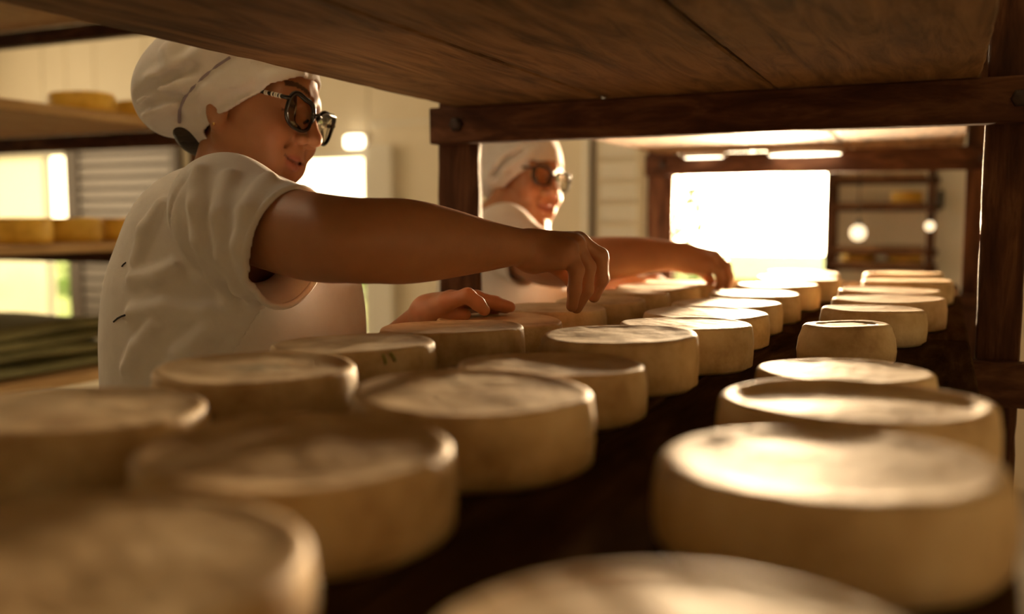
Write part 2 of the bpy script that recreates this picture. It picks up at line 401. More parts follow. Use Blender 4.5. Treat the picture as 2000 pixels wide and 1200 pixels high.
#@@PART racks
# ------------------------------------------------------------------ racks
def rack(name, label, xl, xr, ys, levels, low_xl, bw, th, bh, post, seams, mats, ztop, bolt_ys=(), board_ends=.0, floor_z=0, seed=0, skip=(), lw=1.0, pd=1.0):
    """levels: shelf-board top heights; ys: crossbeam near faces; posts stand behind every beam"""
    e = empty(name, ((xl + xr) / 2, ys[0], 0)); tag(e, label, 'rack')
    s = seed
    for y in ys:
        for (x0, x1) in ((xl - .049, xl - .049 + post * lw), (xr + .008, xr + .008 + post)):
            rough_board('post', (x0, y + bw, floor_z), (x1, y + bw + post * pd, ztop), mats['post'], e, s, 2, .0012); s += 1
        for z in levels:
            o = rough_board('crossbeam', (xl - .045, y, z - th - bh), (xr + .008 + post + .02, y + bw, z - th), mats['beam'], e, s, 0, .001); s += 1
            if y in bolt_ys and z == levels[-1]:
                for xb in (xl + .012, xr + .05):
                    hd = lathe_mesh('bolt_head', [(.001, .006), (.011, .006), (.013, .003), (.013, -.003)], 6)
                    bo = link('bolt', hd, M['iron'], o, np.array([xb, y - .003, z - th - bh * .5]) - parent_origin(o)); bo.rotation_euler = (math.pi / 2, 0, 0)
    for li, z in enumerate(levels):
        L0 = low_xl.get(li, xl)
        cutsx = [L0] + [q for q in seams if L0 + .05 < q < xr] + [xr]
        for (y0, y1) in zip(ys[:-1], ys[1:]):
            for a, b in zip(cutsx[:-1], cutsx[1:]):
                if (li, round(y0, 2)) in skip: continue
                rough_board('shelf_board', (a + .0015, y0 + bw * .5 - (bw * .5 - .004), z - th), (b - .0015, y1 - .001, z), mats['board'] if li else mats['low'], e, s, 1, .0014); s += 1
    return e
SHELF = CAMZ - .24 * S                      # top of the shelf that carries the cheeses
UNDER = CAMZ + .275 * S                     # underside of the shelf above
TH = .030
XRE, XLE = .056 * S, -1.105 * S
YB1 = 2.07 * S; PER = 1.86 * S
ys = [YB1 - PER, YB1, YB1 + PER]
mm = dict(post=M['wood_post'], beam=M['wood_beam'], board=M['wood_board'], low=M['wood_shelf'])
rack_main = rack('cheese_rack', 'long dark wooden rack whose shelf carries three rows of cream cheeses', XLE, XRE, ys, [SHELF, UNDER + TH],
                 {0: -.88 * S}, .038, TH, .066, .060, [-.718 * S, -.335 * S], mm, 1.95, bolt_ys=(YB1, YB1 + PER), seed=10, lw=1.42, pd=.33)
for z, n in ((SHELF - .40, 0),):
    for y in ys:
        rough_board('crossbeam', (XLE - .035, y, z - .09), (XRE + .1, y + .038, z - .03), M['wood_beam'], rack_main, 900 + int(y * 50), 0, .001)
# glowing discs in place of light bounced onto the far upper shelf
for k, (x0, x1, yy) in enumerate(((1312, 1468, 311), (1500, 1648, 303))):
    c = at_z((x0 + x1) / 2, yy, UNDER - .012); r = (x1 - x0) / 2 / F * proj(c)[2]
    e = empty('glow_disc', (c[0], c[1], UNDER)); tag(e, 'flat glowing disc imitating a bounced light patch under the far upper shelf, ' + ('on the women\'s side' if k == 0 else 'beside its twin'), 'lamp')
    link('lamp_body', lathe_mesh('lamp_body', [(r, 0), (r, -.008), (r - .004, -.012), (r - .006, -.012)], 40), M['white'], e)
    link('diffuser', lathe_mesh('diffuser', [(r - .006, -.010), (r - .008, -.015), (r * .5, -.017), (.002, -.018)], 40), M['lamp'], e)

# rack across the aisle
RX, RY = -2.37, 2.48
lm = dict(post=M['wood_post'], beam=M['wood_beam'], board=M['wood_light'], low=M['wood_light'])
LV = [CAMZ - .468, CAMZ - .069, CAMZ + .335, CAMZ + .72]
rack_left = rack('aisle_rack', 'ochre board rack across the aisle holding amber cheeses behind the nearer woman', RX - 1.5, RX, [RY - 3.0, RY - 1.5, RY], LV,
                 {}, .04, .030, .055, .08, [RX - .38, RX - .76, RX - 1.14], lm, 2.1, seed=300)
# rack against the far wall, right of the doorway
fx0, fx1 = at_y(1632, 430, WY - .35)[0], at_y(1806, 430, WY - .35)[0]
fz = [at_y(1700, q, WY - .35)[2] for q in (512, 481, 395, 340)]
fm = dict(post=M['wood_post'], beam=M['wood_beam'], board=M['wood_board'], low=M['wood_board'])
far_rack = rack('wall_rack', 'narrow dark rack standing against the far wall beside the open doorway', fx0, fx1, [WY - .36, WY - .10], fz, {}, .03, .02, .02, .03, [(fx0 + fx1) / 2], fm, 1.9, seed=500)

#@@PART cheeses
# ------------------------------------------------------------------ cheeses
def cheese_mesh(name, r, h, seed, dish=.0, taper=1.0, rim=.008, seg=72, lump=1.0):
    rng = np.random.RandomState(seed)
    prof = [(.001, 0), (r * .6, .0), (r * .93, .0005), (r - .003, .003), (r + .001, rim), (r + .002, h * .35), (r * (1 + (taper - 1) * .5) + .002, h * .65)]
    rt = r * taper
    for k in range(6):
        a = math.pi / 2 * k / 5
        prof.append((rt - rim + rim * math.cos(a), h - rim + rim * math.sin(a)))
    prof += [(rt - rim * 1.5, h - dish * .12), (rt - rim * 2.2, h - dish * .45), (rt - rim * 3.2, h - dish * .85), (rt * .62, h - dish), (rt * .42, h - dish * .95), (rt * .2, h - dish * .9), (.001, h - dish * .9)]
    ph = rng.rand(8) * 6.28; am = rng.rand(8); t1, t2 = (rng.rand(2) - .5) * .004 * lump
    top0 = len(prof) - 8
    def nz(q, a, j):
        x, y, z = q; rr = math.hypot(x, y)
        k = 1 + lump * (.006 * am[0] * math.cos(2 * a + ph[0]) + .004 * am[1] * math.cos(3 * a + ph[1]) + .002 * math.cos(7 * a + ph[2]) + .0012 * math.sin(17 * a + ph[3] + z * 60) + .001 * rng.randn() * (1 if 3 < j < top0 else .3))
        w = (z / h) if h else 0
        zz = z + w * (t1 * x / r + t2 * y / r)
        if j > 4: zz += lump * .0006 * math.sin(3 * a + ph[4]) * w * rr / r
        if j >= top0: zz += lump * .0003 * (math.sin(x * 70 + ph[5]) * math.cos(y * 60 + ph[6]) + .6 * math.sin(x * 150 + y * 90 + ph[7])) * min(1, (rt - rr) / .02)
        return (x * k, y * k, zz)
    return lathe_mesh(name, prof, seg, nz)
# near-circle outlines of the cheese tops in the photograph: left, right, height of the middle, thickness
T = .068
ROWS = {
 'L': [(-215, 540, 1062, T), (-130, 377, 792, T), (293, 710, 714, T + .005), (520, 865, 668, T + .004), (737, 1028, 637, T + .004), (860, 1118, 622, T - .009), (980, 1190, 600, T - .004),
       (1080, 1265, 585, T - .004), (1135, 1308, 571, T), (1200, 1362, 560, T), (1255, 1410, 551, T - .002)],
 'M': [(258, 902, 870, T), (680, 1163, 760, T + .006), (892, 1262, 709, T - .003), (1055, 1375, 650, T + .009), (1195, 1470, 632, T + .004), (1252, 1505, 610, T - .004), (1307, 1530, 591, T - .004),
       (1385, 1560, 572, T), (1440, 1598, 555, T), (1480, 1636, 542, T), (1502, 1638, 532, T)],
 'R': [(1000, 1690, 1165, T - .004), (1283, 1950, 896, T), (1410, 1925, 776, T), (1482, 1817, 722, T - .012), (1562, 1745, 632, T), (1608, 1803, 602, T), (1630, 1840, 582, T),
       (1642, 1832, 566, T), (1688, 1855, 547, T), (1692, 1836, 533, T)]}
EXTRA = {('R', 2): dict(dish=.006, rim=.0055), ('R', 4): dict(taper=.93, rim=.007), ('M', 0): dict(dish=.003), ('R', 1): dict(dish=.002, rim=.008), ('M', 3): dict(rim=.006),
         ('L', 2): dict(dish=.002), ('R', 5): dict(rim=.006), ('M', 2): dict(dish=.003), ('M', 5): dict(dish=.001)}
ORD = ['first', 'second', 'third', 'fourth', 'fifth', 'sixth', 'seventh', 'eighth', 'ninth', 'tenth', 'eleventh']
ROWTXT = {'L': 'of the women\'s side row', 'M': 'of the middle row', 'R': 'of the row farthest from the women'}
LOOK = {('R', 0): 'orange-tinged cheese wheel', ('R', 2): 'sunken-topped cheese wheel', ('R', 4): 'small tapered cheese',
        ('R', 3): 'low flat cheese', ('L', 2): 'cheese wheel with dark top smudge', ('M', 3): 'tall smooth cream cheese wheel'}
def stamped():
    m = M['rind'].copy(); m.name = 'cream_rind_smudged'; nt = m.node_tree; N = nt.nodes; b = N['Principled BSDF']
    src = b.inputs['Base Color'].links[0].from_socket
    tc = N.new('ShaderNodeTexCoord'); mp = N.new('ShaderNodeMapping'); mp.inputs['Location'].default_value = (-.1, .0, 0); mp.inputs['Scale'].default_value = (26, 34, 0)
    gr = N.new('ShaderNodeTexGradient'); gr.gradient_type = 'SPHERICAL'; nz = N.new('ShaderNodeTexNoise'); nz.inputs['Scale'].default_value = 60
    ml = N.new('ShaderNodeMath'); ml.operation = 'MULTIPLY'; mx = N.new('ShaderNodeMix'); mx.data_type = 'RGBA'
    sock(nt, tc.outputs['Object'], mp.inputs['Vector']); sock(nt, mp.outputs[0], gr.inputs['Vector']); sock(nt, tc.outputs['Object'], nz.inputs['Vector'])
    sock(nt, gr.outputs['Fac'], ml.inputs[0]); sock(nt, nz.outputs['Fac'], ml.inputs[1]); sock(nt, ml.outputs[0], mx.inputs['Factor'])
    sock(nt, src, mx.inputs[6]); mx.inputs[7].default_value = (.05, .06, .03, 1); sock(nt, mx.outputs[2], b.inputs['Base Color'])
    return m
M['rind_stamped'] = stamped()
TOPS = {}; spots = []
for row, items in ROWS.items():
    for i, (a, b, y, t) in enumerate(items):
        ztop = SHELF + t * S
        c = at_z((a + b) / 2, y, ztop); r = (b - a) / 2 / F * proj(c)[2]
        if (row, i) == ('L', 0): r = .092; c = at_z(150, 1085, ztop)
        if (row, i) == ('L', 1): r = .092; c = at_z(140, 795, ztop)
        if (row, i) == ('R', 0): r = .085; c = at_z(1340, 1285, ztop)
        spots.append([row, i, c[:2].copy(), r, t])
for p in range(len(spots)):                  # neighbours touch but never cut into each other
    for q in range(p):
        n = np.linalg.norm(spots[p][2] - spots[q][2]); gap = spots[p][3] + spots[q][3] + .003 - n
        if gap > 0:
            for w in (p, q): spots[w][3] -= min(gap / 2, spots[w][3] * .05)
for _ in range(30):
    for p in range(len(spots)):
        for q in range(p):
            d = spots[p][2] - spots[q][2]; n = np.linalg.norm(d); gap = spots[p][3] + spots[q][3] + .003 - n
            if gap > 0: spots[p][2] = spots[p][2] + d / n * gap * .5; spots[q][2] = spots[q][2] - d / n * gap * .5
for row, i, c, r, t in spots:
        n = len(ROWS[row])
        kw = dict(EXTRA.get((row, i), {}))
        mat = M['rind_orange'] if (row, i) == ('R', 0) else (M['rind_stamped'] if (row, i) == ('L', 2) else M['rind'])
        kw.setdefault('dish', .0012); kw.setdefault('rim', .0046)
        o = link('cheese', cheese_mesh('cheese', r - .001, t * S, 40 + i * 7 + ord(row), seg=96 if i < 7 else 64, **kw), mat, None, (c[0], c[1], SHELF))
        TOPS[row, i] = o
        pos = 'at the dim end' if i == 0 else ORD[n - 1 - i] + ' from the window end'
        tag(o, '%s, %s %s' % (LOOK.get((row, i), 'cream cheese wheel'), pos, ROWTXT[row]), 'cheese', {'L': 'cheeses in the row on the women\'s side', 'M': 'cheeses in the middle row', 'R': 'cheeses in the row farthest from the women'}[row])
# two short green strokes on the rind of one cheese
o3 = TOPS['L', 3]; q3 = [w for w in spots if w[0] == 'L' and w[1] == 3][0]
def on_rind(px, py):
    rr = ray(px, py); a = rr[0] ** 2 + rr[1] ** 2; b = -2 * (rr[0] * q3[2][0] + rr[1] * q3[2][1]); c = q3[2] @ q3[2] - (q3[3] + .0015) ** 2
    t = (-b - math.sqrt(max(b * b - 4 * a * c, 0))) / (2 * a); return C0 + rr * t - np.array([q3[2][0], q3[2][1], SHELF])
for pts in ([(748, 693), (752, 703), (753, 712)], [(762, 690), (769, 698), (772, 706)]):
    link('green_stroke', tube_mesh('green_stroke', [on_rind(*w) for w in pts], .0011, 6), M['olive_mark'], o3)
# amber cheeses on the rack across the aisle
def amber(px0, px1, py, z, x, h, label, group):
    c = at_x((px0 + px1) / 2, py, x); d = proj(c)[2]; r = (px1 - px0) / 2 / F * d
    o = link('amber_cheese', cheese_mesh('amber_cheese', r, h, int(px0) + 500, rim=.01, seg=48), M['rind_amber'], None, (c[0], c[1], z)); tag(o, label, 'cheese', group)
g1, g2 = 'amber cheeses on the upper aisle shelf', 'amber cheeses on the lower aisle shelf'
amber(100, 221, 205, LV[2], RX - .12, .060, 'whole amber cheese beside the white cap on the upper aisle shelf, clear of her cap', g1)
amber(223, 345, 212, LV[2], RX - .12, .060, 'amber cheese half hidden behind the white cap on the upper aisle shelf', g1)
amber(-28, 97, 465, LV[1], RX - .12, .075, 'amber cheese below the tall white window on the lower aisle shelf, farthest from the woman', g2)
amber(97, 196, 463, LV[1], RX - .14, .075, 'amber cheese on the lower aisle shelf between two other amber cheeses', g2)
amber(197, 300, 461, LV[1], RX - .14, .075, 'amber cheese on the lower aisle shelf partly behind the nearer woman\'s shirt', g2)
# far rack cheeses
def farch(px0, px1, py, z, label):
    c = at_y((px0 + px1) / 2, py, WY - .22); d = proj(c)[2]; r = (px1 - px0) / 2 / F * d
    o = link('amber_cheese', cheese_mesh('amber_cheese', min(r, .085), .05, int(px0), seg=40), M['rind_amber'], None, (c[0], c[1], z)); tag(o, label, 'cheese', 'amber cheeses on the far wall rack')
farch(1647, 1708, 505, fz[0], 'amber cheese on the bottom visible shelf of the far rack, closer to the doorway')
farch(1735, 1798, 505, fz[0], 'amber cheese on the bottom visible shelf of the far rack, closer to the white door')
farch(1742, 1800, 380, fz[2], 'amber cheese on the upper shelf of the far rack')
# lit globe lamps near the far rack
for (px, py, rp, Y, lab) in ((1676, 455, 15, WY - .42, 'glowing round bulb hanging in front of the far rack'), (1816, 442, 9, WY - .42, 'small glowing bulb hanging beside the white door with black handle')):
    c = at_y(px, py, Y); r = rp / F * proj(c)[2]
    e = empty('hanging_bulb', c); tag(e, lab, 'lamp')
    link('globe', lathe_mesh('globe', [(.002, -r)] + [(r * math.cos(t), r * math.sin(t)) for t in np.linspace(-1.4, 1.2, 12)] + [(r * .25, r * 1.02)], 24), M['bulb'], e)
    link('socket', lathe_mesh('socket', [(r * .3, r * .9), (r * .34, r * 1.3), (r * .3, r * 1.7), (.004, r * 1.8)], 16), M['black'], e)
    link('cord', tube_mesh('cord', [(0, 0, r * 1.7), (0, 0, ZC - c[2])], .003, 6), M['black'], e)
# work lamp hanging behind the second crossbeam: it rims the women and rakes over the cheeses
LB = at_y(1500, 396, 3.45)
e = empty('work_lamp', LB); tag(e, 'strong work lamp with metal reflector hanging behind the second crossbeam before the doorway', 'lamp')
aim = Vector(np.array([-.55, 1.2, CAMZ - .03]) - LB).normalized(); q = aim.to_track_quat('Z', 'Y')
rf = link('reflector', lathe_mesh('reflector', [(.006, -.062), (.014, -.060), (.018, -.045), (.030, -.015), (.036, .012), (.0345, .012), (.028, -.015), (.016, -.043), (.012, -.05)], 32), M['lamp_metal'], e)
gl = link('globe', lathe_mesh('globe', [(.006, -.05), (.008, -.045), (.014, -.034), (.017, -.024), (.014, -.013), (.008, -.008), (.001, -.007)], 24), M['filament'], e)
for o in (rf, gl): o.rotation_mode = 'QUATERNION'; o.rotation_quaternion = q
bk = -np.array(aim) * .055
link('cord', tube_mesh('cord', [bk, bk + [0, .02, .02], bk + [0, .03, .08], (bk[0], bk[1] + .03, ZC - LB[2])], .0035, 6), M['black'], e)
pl = bpy.data.lights.new('filament_light', 'SPOT'); pl.energy = 620.0; pl.shadow_soft_size = .03; pl.color = (1.0, .70, .40); pl.spot_size = math.radians(88); pl.spot_blend = .6
po = bpy.data.objects.new('filament_light', pl); COL.objects.link(po); po.parent = e; po.location = np.array(aim) * .016
po.rotation_mode = 'QUATERNION'; po.rotation_quaternion = (-aim).to_track_quat('Z', 'Y')
# olive cloth on the low shelf of the aisle rack
def cloth_pile(name, lo, hi, layers, seed, label):
    rng = np.random.RandomState(seed); e = empty(name, ((lo[0] + hi[0]) / 2, (lo[1] + hi[1]) / 2, lo[2])); tag(e, label, 'cloth')
    z = lo[2]; hh = (hi[2] - lo[2]) / layers
    for k in range(layers):
        nx, ny = 24, 30; v = []; f = []; ph = rng.rand(4) * 6
        x0, x1, y0, y1 = lo[0] + rng.rand() * .04, hi[0] - rng.rand() * .03, lo[1] + rng.rand() * .08, hi[1] - rng.rand() * .08
        for s_ in (0, 1):
            for i in range(nx + 1):
                for j in range(ny + 1):
                    u, w = i / nx, j / ny; ed = min(u, 1 - u, w, 1 - w); q = min(1, ed * 14) ** .5
                    wz_ = .004 * math.sin(9 * u + ph[0] + 4 * w) + .005 * math.sin(11 * w + ph[1] - 3 * u)
                    v.append((x0 + (x1 - x0) * u - e.location[0], y0 + (y1 - y0) * w - e.location[1], (z + k * hh + hh * (.5 + (s_ - .5) * (.25 + .9 * q))) + wz_ * (1 if k else .0 if s_ == 0 else 1) - e.location[2]))
        W = ny + 1; off = (nx + 1) * W
        for i in range(nx):
            for j in range(ny):
                a = i * W + j; f.append((a, a + 1, a + W + 1, a + W)); f.append((off + a, off + a + W, off + a + W + 1, off + a + 1))
        for i in range(nx): f += [(i * W, (i + 1) * W, off + (i + 1) * W, off + i * W), (i * W + ny, off + i * W + ny, off + (i + 1) * W + ny, (i + 1) * W + ny)]
        for j in range(ny): f += [(j, off + j, off + j + 1, j + 1), (nx * W + j, nx * W + j + 1, off + nx * W + j + 1, off + nx * W + j)]
        link('folded_layer', pydata('folded_layer', v, f, True), M['tarp'], e)
cloth_pile('folded_cloth', (RX - .85, RY - 1.4, LV[0]), (RX - .08, RY - .12, LV[0] + .15), 4, 8, 'olive green cloths folded in a pile on the low aisle shelf')
#@@PART people
# ------------------------------------------------------------------ figures: smooth-blended volumes meshed into one surface
class Sdf:
    def __init__(s): s.p = []; s.disp = None
    def cone(s, a, b, r1, r2, k=.012, op='u'): s.p.append(('c', op, k, np.array(a, float), np.array(b, float), float(r1), float(r2))); return s
    def ball(s, c, r, k=.012, op='u'): return s.cone(c, np.array(c, float) + 1e-5, r, r, k, op)
    def ell(s, c, r, ax=None, k=.012, op='u'):
        s.p.append(('e', op, k, np.array(c, float), np.array(r, float), np.eye(3) if ax is None else np.array(ax, float))); return s
    def half(s, c, n, k=.002): n = np.array(n, float); s.p.append(('h', 'i', k, np.array(c, float), n / np.linalg.norm(n))); return s   # keeps the side n points away from
    def chain(s, pts, k=.008, op='u'):
        for (a, r1), (b, r2) in zip(pts[:-1], pts[1:]): s.cone(a, b, r1, r2, k, op)
        return s
    @staticmethod
    def d1(q, P):
        if q[0] == 'c':
            a, b, r1, r2 = q[3:]; ba = b - a; pa = P - a; t = np.clip(pa @ ba / max(ba @ ba, 1e-12), 0, 1)
            w = pa - t[:, None] * ba; return np.sqrt((w * w).sum(1)) - (r1 + (r2 - r1) * t)
        if q[0] == 'e':
            c, r, ax = q[3:]; l = (P - c) @ ax.T; u = l / r; k0 = np.sqrt((u * u).sum(1)) + 1e-9; w = u / r; k1 = np.sqrt((w * w).sum(1)) + 1e-9
            return k0 * (k0 - 1) / k1
        return (P - q[3]) @ q[4]
    def ev(s, P, act=None):
        d = np.full(len(P), 9.0)
        for i, q in enumerate(s.p):
            if act is not None and not act[i]: continue
            e = s.d1(q, P); k = q[2]
            if q[1] == 'u': h = np.maximum(k - np.abs(d - e), 0) / k; d = np.minimum(d, e) - h * h * k * .25
            elif q[1] == 's': e = -e; h = np.maximum(k - np.abs(d - e), 0) / k; d = np.maximum(d, e) + h * h * k * .25
            else: h = np.maximum(k - np.abs(d - e), 0) / k; d = np.maximum(d, e) + h * h * k * .25
        if s.disp is not None: d = d + s.disp(P)
        return d
    def trace(s, px, py):
        """depth of the surface seen through a pixel"""
        r = ray(px, py); r = r / np.linalg.norm(r); t = .5
        for _ in range(90):
            dd = s.ev((C0 + r * t)[None])[0]; t += max(dd, .0004) * .8
            if dd < .0006 or t > 4: break
        return C0 + r * t
    def bounds(s):
        lo = np.full(3, 9e9); hi = -lo
        for q in s.p:
            if q[1] != 'u': continue
            if q[0] == 'c': a = np.minimum(q[3] - q[5], q[4] - q[6]); b = np.maximum(q[3] + q[5], q[4] + q[6])
            else: m = np.abs(q[5].T) @ q[4]; a, b = q[3] - m, q[3] + m
            lo = np.minimum(lo, a); hi = np.maximum(hi, b)
        return lo, hi
    def mesh(s, name, h, pad=.012, shell=None, mar=.03):
        B = 10; lo, hi = s.bounds(); lo = lo - pad; hi = hi + pad
        nb = np.ceil((hi - lo) / (h * B)).astype(int); n = nb * B + 1
        G = np.full(n, 1.0, np.float32)
        bi = np.stack(np.meshgrid(*[np.arange(k) for k in nb], indexing='ij'), -1).reshape(-1, 3)
        cen = lo + (bi + .5) * B * h; R = B * h * .87 + mar
        DD = np.stack([s.d1(q, cen) for q in s.p]); isu = np.array([q[1] == 'u' for q in s.p])
        un = DD[isu].min(0); near = un < R
        cutd = np.abs(DD[~isu]).min(0) < R if (~isu).any() else np.zeros(len(cen), bool)
        deep = (un < -R) & ~cutd if shell is None else (un < -R - shell)
        gofs = np.stack(np.meshgrid(*[np.arange(B + 1)] * 3, indexing='ij'), -1).reshape(-1, 3)
        for j in np.nonzero(near)[0]:
            o = bi[j] * B; sl = tuple(slice(a, a + B + 1) for a in o)
            if deep[j] and shell is None: 
                if not (DD[~isu][:, j] > -R).any() if (~isu).any() else True: pass
            act = np.where(isu, DD[:, j] < R, True)
            for i2, q in enumerate(s.p):
                if q[1] == 's' and DD[i2, j] > R: act[i2] = False
            P = lo + (o + gofs) * h
            d = s.ev(P, act)
            if shell is not None: d = np.maximum(d, -(d + shell))
            G[sl] = d.reshape(B + 1, B + 1, B + 1)
        return nets(name, G, lo, h)
def nets(name, G, lo, h):
    ins = G < 0; nx, ny, nz = G.shape; cnt = np.zeros((nx - 1, ny - 1, nz - 1), np.uint8)
    offs = [(i, j, k) for i in (0, 1) for j in (0, 1) for k in (0, 1)]
    for (i, j, k) in offs: cnt += ins[i:nx - 1 + i, j:ny - 1 + j, k:nz - 1 + k]
    cells = np.argwhere((cnt > 0) & (cnt < 8)); idx = np.full(cnt.shape, -1, np.int32); idx[tuple(cells.T)] = np.arange(len(cells))
    acc = np.zeros((len(cells), 3)); num = np.zeros(len(cells))
    val = {o: G[cells[:, 0] + o[0], cells[:, 1] + o[1], cells[:, 2] + o[2]].astype(float) for o in offs}
    for o in offs:
        for ax in range(3):
            if o[ax]: continue
            o2 = list(o); o2[ax] = 1; o2 = tuple(o2); a, b = val[o], val[o2]; cr = (a < 0) != (b < 0)
            t = np.where(cr, a / np.where(cr, a - b, 1), 0); pos = np.array(o, float)[None] + np.eye(3)[ax][None] * t[:, None]
            acc += pos * cr[:, None]; num += cr
    V = lo + (cells + acc / num[:, None]) * h
    Fs = []
    for ax in range(3):
        s0 = [slice(None)] * 3; s1 = [slice(None)] * 3; s0[ax] = slice(0, -1); s1[ax] = slice(1, None)
        e = np.argwhere(ins[tuple(s0)] != ins[tuple(s1)]); u, w = (ax + 1) % 3, (ax + 2) % 3
        e = e[(e[:, u] > 0) & (e[:, w] > 0) & (e[:, u] < G.shape[u] - 1) & (e[:, w] < G.shape[w] - 1)]
        if not len(e): continue
        def gi(du, dw):
            q = e.copy(); q[:, u] += du; q[:, w] += dw; return idx[tuple(q.T)]
        quad = np.stack([gi(-1, -1), gi(0, -1), gi(0, 0), gi(-1, 0)], 1)
        fl = ins[tuple(e.T)]; quad[~fl] = quad[~fl][:, ::-1]
        Fs.append(quad)
    Q = np.concatenate(Fs); Q = Q[(Q >= 0).all(1)]
    me = bpy.data.meshes.new(name); me.vertices.add(len(V)); me.vertices.foreach_set('co', V.astype(np.float32).ravel())
    me.loops.add(len(Q) * 4); me.loops.foreach_set('vertex_index', Q.astype(np.int32).ravel())
    me.polygons.add(len(Q)); me.polygons.foreach_set('loop_start', np.arange(0, len(Q) * 4, 4, dtype=np.int32)); me.polygons.foreach_set('loop_total', np.full(len(Q), 4, np.int32))
    me.update(calc_edges=True); me.validate()
    me.polygons.foreach_set('use_smooth', np.ones(len(me.polygons), bool))
    return me
def verts_of(me): v = np.zeros(len(me.vertices) * 3, np.float32); me.vertices.foreach_get('co', v); return v.reshape(-1, 3).astype(float)
def place(me, origin):
    v = verts_of(me) - origin; me.vertices.foreach_set('co', v.astype(np.float32).ravel()); me.update(); return me

def skin_mat():
    m, nt, b = new_mat('skin'); N = nt.nodes
    at_ = N.new('ShaderNodeAttribute'); at_.attribute_name = 'tint'
    tc = N.new('ShaderNodeTexCoord'); n1 = N.new('ShaderNodeTexNoise'); n1.inputs['Scale'].default_value = 22; n1.inputs['Detail'].default_value = 5
    cr = N.new('ShaderNodeValToRGB'); cr.color_ramp.elements[0].position = .3; cr.color_ramp.elements[0].color = (.84, .80, .78, 1); cr.color_ramp.elements[1].position = .7; cr.color_ramp.elements[1].color = (1, 1, 1, 1)
    mx = N.new('ShaderNodeMix'); mx.data_type = 'RGBA'; mx.blend_type = 'MULTIPLY'; mx.inputs['Factor'].default_value = 1
    sock(nt, tc.outputs['Object'], n1.inputs['Vector']); sock(nt, n1.outputs['Fac'], cr.inputs['Fac'])
    sock(nt, at_.outputs['Color'], mx.inputs[6]); sock(nt, cr.outputs[0], mx.inputs[7]); sock(nt, mx.outputs[2], b.inputs['Base Color'])
    b.inputs['Roughness'].default_value = .48; b.inputs['Specular IOR Level'].default_value = .4
    b.inputs['Subsurface Weight'].default_value = .35; b.inputs['Subsurface Radius'].default_value = (1.0, .32, .16); b.inputs['Subsurface Scale'].default_value = .012
    n2 = N.new('ShaderNodeTexNoise'); n2.inputs['Scale'].default_value = 260; n2.inputs['Detail'].default_value = 3
    bp = N.new('ShaderNodeBump'); bp.inputs['Strength'].default_value = .12; bp.inputs['Distance'].default_value = .002
    sock(nt, tc.outputs['Object'], n2.inputs['Vector']); sock(nt, n2.outputs['Fac'], bp.inputs['Height']); sock(nt, bp.outputs[0], b.inputs['Normal'])
    return m
M['skin'] = skin_mat(); M['seam'] = plain('lilac_elastic', (.34, .29, .36), .8)
SKIN = np.array([.47, .225, .115])

def eul(y, p, r):
    y, p, r = [math.radians(a) for a in (y, p, r)]
    cy, sy, cp, sp, cr, sr = math.cos(y), math.sin(y), math.cos(p), math.sin(p), math.cos(r), math.sin(r)
    return np.array([[cy, -sy, 0], [sy, cy, 0], [0, 0, 1]]) @ np.array([[cp, 0, sp], [0, 1, 0], [-sp, 0, cp]]) @ np.array([[1, 0, 0], [0, cr, -sr], [0, sr, cr]])

